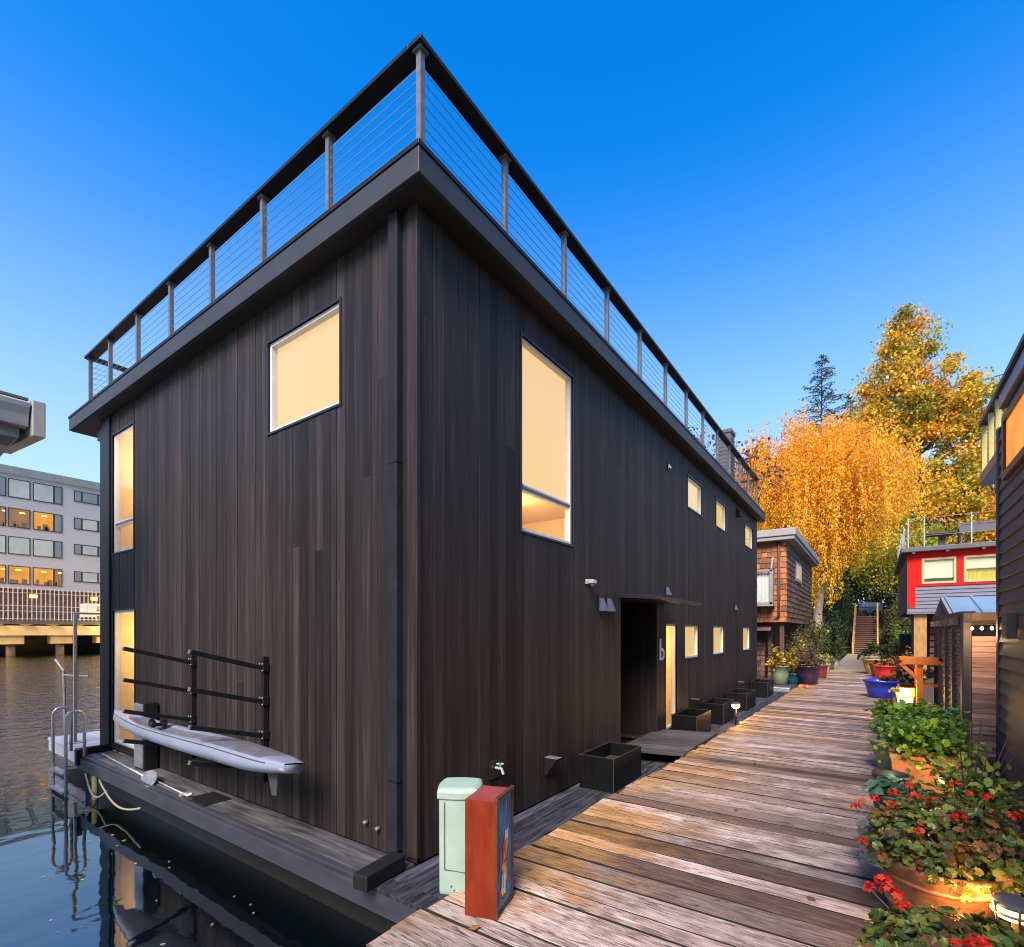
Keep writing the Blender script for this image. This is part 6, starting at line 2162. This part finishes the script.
# terracotta trough
t = thing('potted_plant', 'bushy bright green plant filling the rectangular terracotta trough', 'potted plant', (7.04, -.42, 0), 'potted plants along the right edge of the dock')
b = MB()
x0, x1, y0, y1 = 6.86, 7.22, -.70, -.14
b.hexa([(x0 + .02, y0 + .02, 0), (x1 - .02, y0 + .02, 0), (x1 - .02, y1 - .02, 0), (x0 + .02, y1 - .02, 0), (x0, y0, .34), (x1, y0, .34), (x1, y1, .34), (x0, y1, .34)])
b.box(x0 - .015, x1 + .015, y0 - .015, y1 + .015, .341, .385)
b.build('trough', M['pot_terra'], t, bevel=.01)
foliage(t, (7.15, -.45, .38), (.50, .46, .50), 900, .070, GREEN, 141, 36, asp=.85, low=.1)
foliage(t, (6.90, -.30, .40), (.22, .30, .10), 120, .05, [(.40, .42, .08), (.28, .32, .06)], 142, 10, name='trailing_foliage')
# curved green glazed pot
t = thing('potted_plant', 'dense green plant in the curved olive glazed pot left of the terracotta trough', 'potted plant', (7.4, -.1, 0), 'potted plants along the right edge of the dock')
pot(t, (7.75, -.18, 0), .24, .40, M['pot_green'], .58)
foliage(t, (7.8, -.22, .40), (.32, .32, .26), 380, .07, [(.12, .22, .04), (.18, .28, .055), (.08, .16, .035)], 151, 18)
t = thing('potted_plant', 'large leafy green plant in a square wooden box before the trellis screen', 'potted plant', (8.6, -.5, 0), 'potted plants along the right edge of the dock')
b = MB(); b.box(8.3, 8.9, -.74, -.14, 0, .32); b.box(8.28, 8.92, -.76, -.12, .321, .35)
b.build('pot', M['timber_dark'], t, bevel=.006)
foliage(t, (8.7, -.45, .34), (.60, .46, .34), 1100, .085, GREEN, 161, 44, low=.1)
b = MB()
b.tube([(8.3, -.3, .5), (8.25, -.2, .92)], .005, 5)
b.build('flower_stem', M['stem'], t)
flower_heads(t, [(8.25, -.2, .93)], .05, [(.72, .42, .05), (.75, .52, .10)], 5)
t = thing('potted_plant', 'blue green leafy plant against the front post of the trellis screen', 'potted plant', (9.0, -.8, 0), 'potted plants along the right edge of the dock')
pot(t, (9.05, -.70, -.05), .18, .30, M['pot_dark'], .75)
foliage(t, (9.05, -.72, .28), (.34, .30, .42), 620, .08, [(.08, .20, .10), (.12, .26, .13), (.18, .34, .13)], 171, 24)
t = thing('potted_plant', 'low green plant in a weathered grey tub nearest the blue tub', 'potted plant', (10.6, -.1, 0), 'potted plants along the right edge of the dock')
pot(t, (10.5, -.22, 0), .24, .30, M['galv'], .8)
foliage(t, (10.5, -.34, .30), (.50, .42, .24), 700, .085, GREEN, 181, 26)
t = thing('potted_plant', 'small sparse plant in a grey pot at the foot of the lamp pedestal', 'potted plant', (12.9, -.2, 0), 'potted plants along the right edge of the dock')
pot(t, (12.2, -.22, 0), .15, .22, M['pot_dark'], .75)
foliage(t, (12.2, -.22, .22), (.24, .24, .20), 110, .09, [(.12, .13, .05), (.20, .10, .05), (.08, .09, .04)], 191, 12, stemmat=M['stem_brown'])
# blue tub
t = thing('potted_plant', 'wide cobalt blue tub with a few red flowers on the right side of the dock', 'potted plant', (16.3, -.15, 0), 'potted plants along the right edge of the dock')
pot(t, (16.3, -.12, 0), .36, .46, M['pot_blue'], .72, lip=.03)
foliage(t, (16.4, -.25, .44), (.24, .26, .14), 110, .09, [(.10, .10, .03), (.22, .06, .04), (.30, .04, .03)], 201, 10)
# shrubbery between
t = thing('potted_plant', 'dark bushy plant in a brown pot behind the lamp pedestal', 'potted plant', (17, -.75, 0), 'potted plants along the right edge of the dock')
pot(t, (17.0, -.78, 0), .24, .36, M['pot_brown'], .75)
foliage(t, (17.0, -.75, .40), (.52, .42, .62), 520, .10, [(.05, .055, .03), (.09, .07, .03), (.16, .06, .03), (.07, .09, .03)], 211, 24, stemmat=M['stem_brown'])
t = thing('potted_plant', 'glossy bright red pot with low rust coloured plants', 'potted plant', (22.8, -.25, 0), 'potted plants along the right edge of the dock')
pot(t, (22.5, -.30, 0), .36, .52, M['pot_red'], .74, lip=.03)
foliage(t, (22.6, -.35, .52), (.38, .36, .22), 200, .10, [(.34, .08, .03), (.22, .10, .04), (.12, .12, .04)], 221, 12)
t = thing('potted_plant', 'round clipped dark green shrub in a mustard yellow pot', 'potted plant', (25, 0, 0), 'potted plants along the right edge of the dock')
pot(t, (25.2, .02, 0), .42, .62, M['pot_yellow'], .6, lip=.03)
foliage(t, (25.2, .0, .78), (.55, .55, .50), 900, .09, DK, 231, 14, low=.5)
t = thing('potted_plant', 'dark maroon pot squeezed between the yellow and the red pots', 'potted plant', (24, -.15, 0), 'potted plants along the right edge of the dock')
pot(t, (23.9, -.12, 0), .30, .50, M['pot_maroon'], .74)
foliage(t, (23.9, -.15, .5), (.30, .30, .14), 90, .09, DK, 235, 8)
t = thing('potted_plant', 'straggly rust leaved shrub in a dark pot right beside the bright red pot', 'potted plant', (21, -.9, 0), 'potted plants along the right edge of the dock')
pot(t, (21.0, -.85, -.06), .25, .36, M['pot_dark'], .75)
foliage(t, (21.0, -.85, .4), (.55, .4, .75), 420, .10, [(.20, .09, .03), (.10, .08, .03), (.06, .07, .03), (.34, .12, .05)], 241, 22, stemmat=M['stem_brown'])
# green bin
M['bin_green'] = surf('bin_green', (.012, .060, .050), (.010, .045, .038), 4, rough=.4)
t = thing('green_bin', 'tall dark green bin standing by the bank near the red house', 'bin', (34, -1.5, -.2))
b = MB(); b.hexa([(33.8, -1.80, -.1), (34.4, -1.80, -.1), (34.4, -1.10, -.1), (33.8, -1.10, -.1), (33.7, -1.86, 1.5), (34.5, -1.86, 1.5), (34.5, -1.04, 1.5), (33.7, -1.04, 1.5)])
b.build('body', M['bin_green'], t, bevel=.04)
b = MB(); b.hexa([(33.66, -1.9, 1.505), (34.54, -1.9, 1.505), (34.54, -1.0, 1.505), (33.66, -1.0, 1.505), (33.74, -1.82, 1.62), (34.5, -1.82, 1.62), (34.5, -1.08, 1.62), (33.74, -1.08, 1.62)])
b.build('lid', M['bin_green'], t, bevel=.03)
for y_ in (-1.75, -1.2):
    b = MB(); b.tube([(34.45, y_, 0), (34.45, y_ + .08, 0)], .1, 12)
    b.build('wheel', M['black_trim'], t)
b = MB(); b.box(33.2, 36, -2.5, -.8, -.9, -.11)
struct(b.build('ground_patch', M['ground']))

# left side pots by the shingle house
def lp(label, loc, r, h, mat, fl, fr_, fc, fn, leaf, seed, flare=.78, stems=14, sm=None, sq=0):
    t = thing('potted_plant', label, 'potted plant', loc, 'potted plants in front of the shingle house')
    pot(t, loc, r, h, mat, flare, sq=sq)
    foliage(t, (loc[0], loc[1], loc[2] + h), fr_, fn, leaf, fc, seed, stems, stemmat=sm)
    return t
lp('yellow leaved shrub in the tall pale green glazed pot by the shingle corner', (19.3, 2.62, -.05), .30, .62, M['pot_green'], 0, (.50, .42, .62), [(.42, .28, .03), (.52, .36, .05), (.30, .22, .04), (.20, .16, .04)], 520, .10, 301)
lp('yellowish trailing plant in the dark teal pot next to the pale green pot', (19.6, 2.22, -.05), .30, .36, M['pot_teal'], 0, (.45, .36, .36), [(.26, .19, .04), (.16, .14, .04), (.34, .25, .06)], 320, .09, 302)
lp('olive gold shrub in the square terracotta planter before the shingle house door', (20.6, 2.18, -.05), .28, .62, M['pot_terra'], 0, (.62, .5, .72), [(.30, .24, .04), (.20, .17, .04), (.40, .30, .05)], 640, .10, 303, sq=.8)
lp('bare twiggy brown shrub in the big dark purple pot', (19.2, 1.76, 0), .34, .60, M['pot_purple'], 0, (.62, .52, .85), [(.14, .07, .05), (.20, .10, .06), (.10, .06, .045)], 330, .07, 304, .72, 110, M['stem_brown'])
lp('green and pale flowered plant in the maroon pot behind the purple pot', (21.9, 1.66, 0), .26, .48, M['pot_maroon'], 0, (.36, .32, .34), [(.20, .24, .07), (.30, .32, .12), (.12, .17, .05)], 260, .09, 305)
lp('yellow green plant in the pale grey pot beyond the maroon pot', (24.3, 1.72, 0), .24, .42, M['pot_pale'], 0, (.40, .36, .40), [(.32, .36, .06), (.22, .28, .05), (.44, .42, .08)], 320, .09, 306)
lp('dark leafy plant in a small red brown pot at the start of the narrow gangway', (26.9, 1.70, 0), .24, .42, M['pot_brown'], 0, (.44, .40, .85), DK, 420, .10, 307)
lp('tall dark evergreen in a pale pot farthest along the left side of the dock', (29.5, 1.62, 0), .24, .50, M['pot_pale'], 0, (.50, .44, 1.5), DK + [(.07, .12, .03)], 900, .11, 308)
shrub('shrub', 'brown and olive overgrown shrub under the overhang of the shingle house', (23.5, 2.6, -.05), (1.6, .6, 1.6), 1500, .10, [(.14, .10, .04), (.10, .09, .035), (.22, .13, .05), (.08, .09, .03)], 91)
shrub('shrub', 'green shrub at the far end of the shingle house porch', (27.5, 2.5, -.05), (1.6, .55, 1.9), 1600, .11, DK + OL, 92)
shrub('shrub', 'mixed green and gold shrub on the bank side beyond the shingle house', (33.5, 2.9, -.6), (2.4, 1.0, 2.6), 2200, .15, OL + YG + DK, 93)
shrub('shrub', 'dark green shrub between the shingle house and the stairs', (38, 2.7, -.5), (2.0, .8, 2.2), 1800, .16, DK + OL, 94)
shrub('shrub', 'leafy green and rust shrub along the right side of the narrow gangway', (30.5, -.9, -.4), (2.2, .5, 1.4), 1500, .12, OL + [(.24, .10, .03)], 95)
shrub('shrub', 'low dark shrub before the foot of the stairs on the right', (38.5, -1.3, -.5), (2.4, .7, 1.6), 1500, .15, DK, 96)
b = MB(); b.box(30.2, 43.5, 1.7, 6.5, -1.2, -.45); b.box(28.0, 43.5, -4.5, -.35, -1.2, -.42)
struct(b.build('bank_edge', M['ground']))

# orange clogs on the dock
M['clog'] = surf('clog_orange', (.72, .16, .03), (.62, .12, .02), 6, rough=.55)
for k, (x_, y_, rz_, lb) in enumerate(((17.75, 1.86, .1, 'orange clog on the dock before the purple pot, left of its pair'), (17.72, 1.68, .25, 'orange clog on the dock before the purple pot, right of its pair'))):
    b = MB()
    rm_ = Matrix.Rotation(rz_, 3, 'Z')
    prof_ = [(-.14, .045, .075), (-.10, .055, .10), (-.02, .058, .085), (.06, .062, .095), (.12, .058, .075), (.155, .03, .045)]
    rings_ = []
    for (l_, w_, h_) in prof_:
        rings_.append([tuple(Vector((x_, y_, .006)) + rm_ @ Vector((l_, w_ * math.cos(a), h_ * max(0, math.sin(a))))) for a in [math.pi * j / 8 for j in range(9)]])
    for r0_, r1_ in zip(rings_, rings_[1:]):
        for j in range(8): b.face([r0_[j], r0_[j + 1], r1_[j + 1], r1_[j]])
        b.face([r0_[0], r1_[0], r1_[8], r0_[8]])
    b.face(rings_[0]); b.face(list(reversed(rings_[-1])))
    tag(merge(b.build('clog', M['clog'], smooth=True)), lb, 'shoe', 'orange clogs on the dock')

# floodlight at lower right
fl = thing('floodlight', 'glowing low floodlight with a round cap at the bottom right by the copper tub', 'floodlight', (3.95, -.62, 0))
fx, fy_, fz_ = 3.46, -.56, .06
b = MB(); b.lathe([(.07, 0), (.07, .02), (.02, .03), (.014, .25 + fz_)], (fx, fy_, -.02), 16)
b.build('stand', M['black_metal'], fl, smooth=True)
b = MB(); b.lathe([(.04, .235), (.075, .245), (.083, .265), (.083, .288), (.075, .292)], (fx, fy_, fz_), 24)
b.build('lens', M['warm_glow'], fl, smooth=True)
b = MB()
b.lathe([(.088, .300), (.092, .306), (.08, .325), (.04, .336), (.0001, .339)], (fx, fy_, fz_), 24)
b.lathe([(.086, .262), (.094, .265), (.094, .273), (.086, .276)], (fx, fy_, fz_), 24)
for a in range(6):
    an = a * math.pi / 3
    b.tube([(fx + .084 * math.cos(an), fy_ + .084 * math.sin(an), .23 + fz_), (fx + .094 * math.cos(an), fy_ + .094 * math.sin(an), .32 + fz_)], .006, 6)
b.build('cap', M['eave_dark'], fl, smooth=True)
lamp_point(fl, (fx - .02, fy_ + .16, .27 + fz_), 5.5, (1, .50, .14), .05)
lamp_point(fl, (fx + .14, fy_ + .06, .27 + fz_), 3.5, (1, .50, .14), .05)

pl2 = thing('path_light', 'low glowing path light hidden among the plants before the terracotta trough', 'path light', (6.35, -.55, 0))
b = MB(); b.tube([(6.35, -.55, 0), (6.35, -.55, .26)], .014, 8)
b.build('stake', M['black_metal'], pl2, smooth=True)
b = MB(); b.lathe([(.035, .262), (.055, .28), (.055, .31)], (6.35, -.55, 0), 14)
b.build('lens', M['warm_glow'], pl2, smooth=True)
b = MB(); b.lathe([(.08, .322), (.05, .35), (.0001, .36)], (6.35, -.55, 0), 14)
b.build('cap', M['planter_edge'], pl2, smooth=True)
lamp_point(pl2, (6.22, -.45, .30), 9, (1, .55, .18), .05)

# fallen leaves on the water and deck: countless
rng = np.random.default_rng(15)
n = 46
P = np.stack([rng.uniform(.6, 2.4, n), rng.uniform(2.5, 7.5, n), np.full(n, -.742)], 1)
Dv = rng.normal(size=(n, 3)) * (1, 1, .02)
b = MB()
for p in P:
    a = rng.uniform(0, 6.28); s = rng.uniform(.008, .022)
    c = tuple(np.array(((.45, .40, .12), (.40, .36, .30), (.30, .22, .08))[rng.integers(3)]))
    pts = [(p[0] + s * math.cos(a + q) * (1.4 if q in (0, math.pi) else .8), p[1] + s * math.sin(a + q), -.744) for q in (0, 1.2, math.pi, 4.4)]
    b.face(pts, c)
o = b.build('floating_leaves', M['leaf'])
tag(o, 'tiny pale leaves drifting on the dark water under the side deck', 'leaves', kind='stuff')
n = 120
b = MB()
for k in range(n):
    x_ = 2 + 20 * rng.random() ** 1.6; y_ = rng.uniform(-.3, 2.0) if rng.random() < .4 else rng.uniform(-.5, .15)
    a = rng.uniform(0, 6.28); s = rng.uniform(.012, .03)
    c = tuple(np.array(((.45, .24, .05), (.30, .14, .05), (.20, .10, .05), (.50, .34, .08))[rng.integers(4)]))
    b.face([(x_ + s * 1.5 * math.cos(a), y_ + s * 1.5 * math.sin(a), .011 + .01 * rng.random()), (x_ + s * math.cos(a + 1.3), y_ + s * math.sin(a + 1.3), .012), (x_ + s * 1.4 * math.cos(a + 3.1), y_ + s * 1.4 * math.sin(a + 3.1), .014 + .012 * rng.random()), (x_ + s * math.cos(a + 4.6), y_ + s * math.sin(a + 4.6), .012)], c)
o = b.build('fallen_leaves', M['leaf'])
tag(o, 'small dry autumn leaves scattered on the dock planks', 'leaves', kind='stuff')
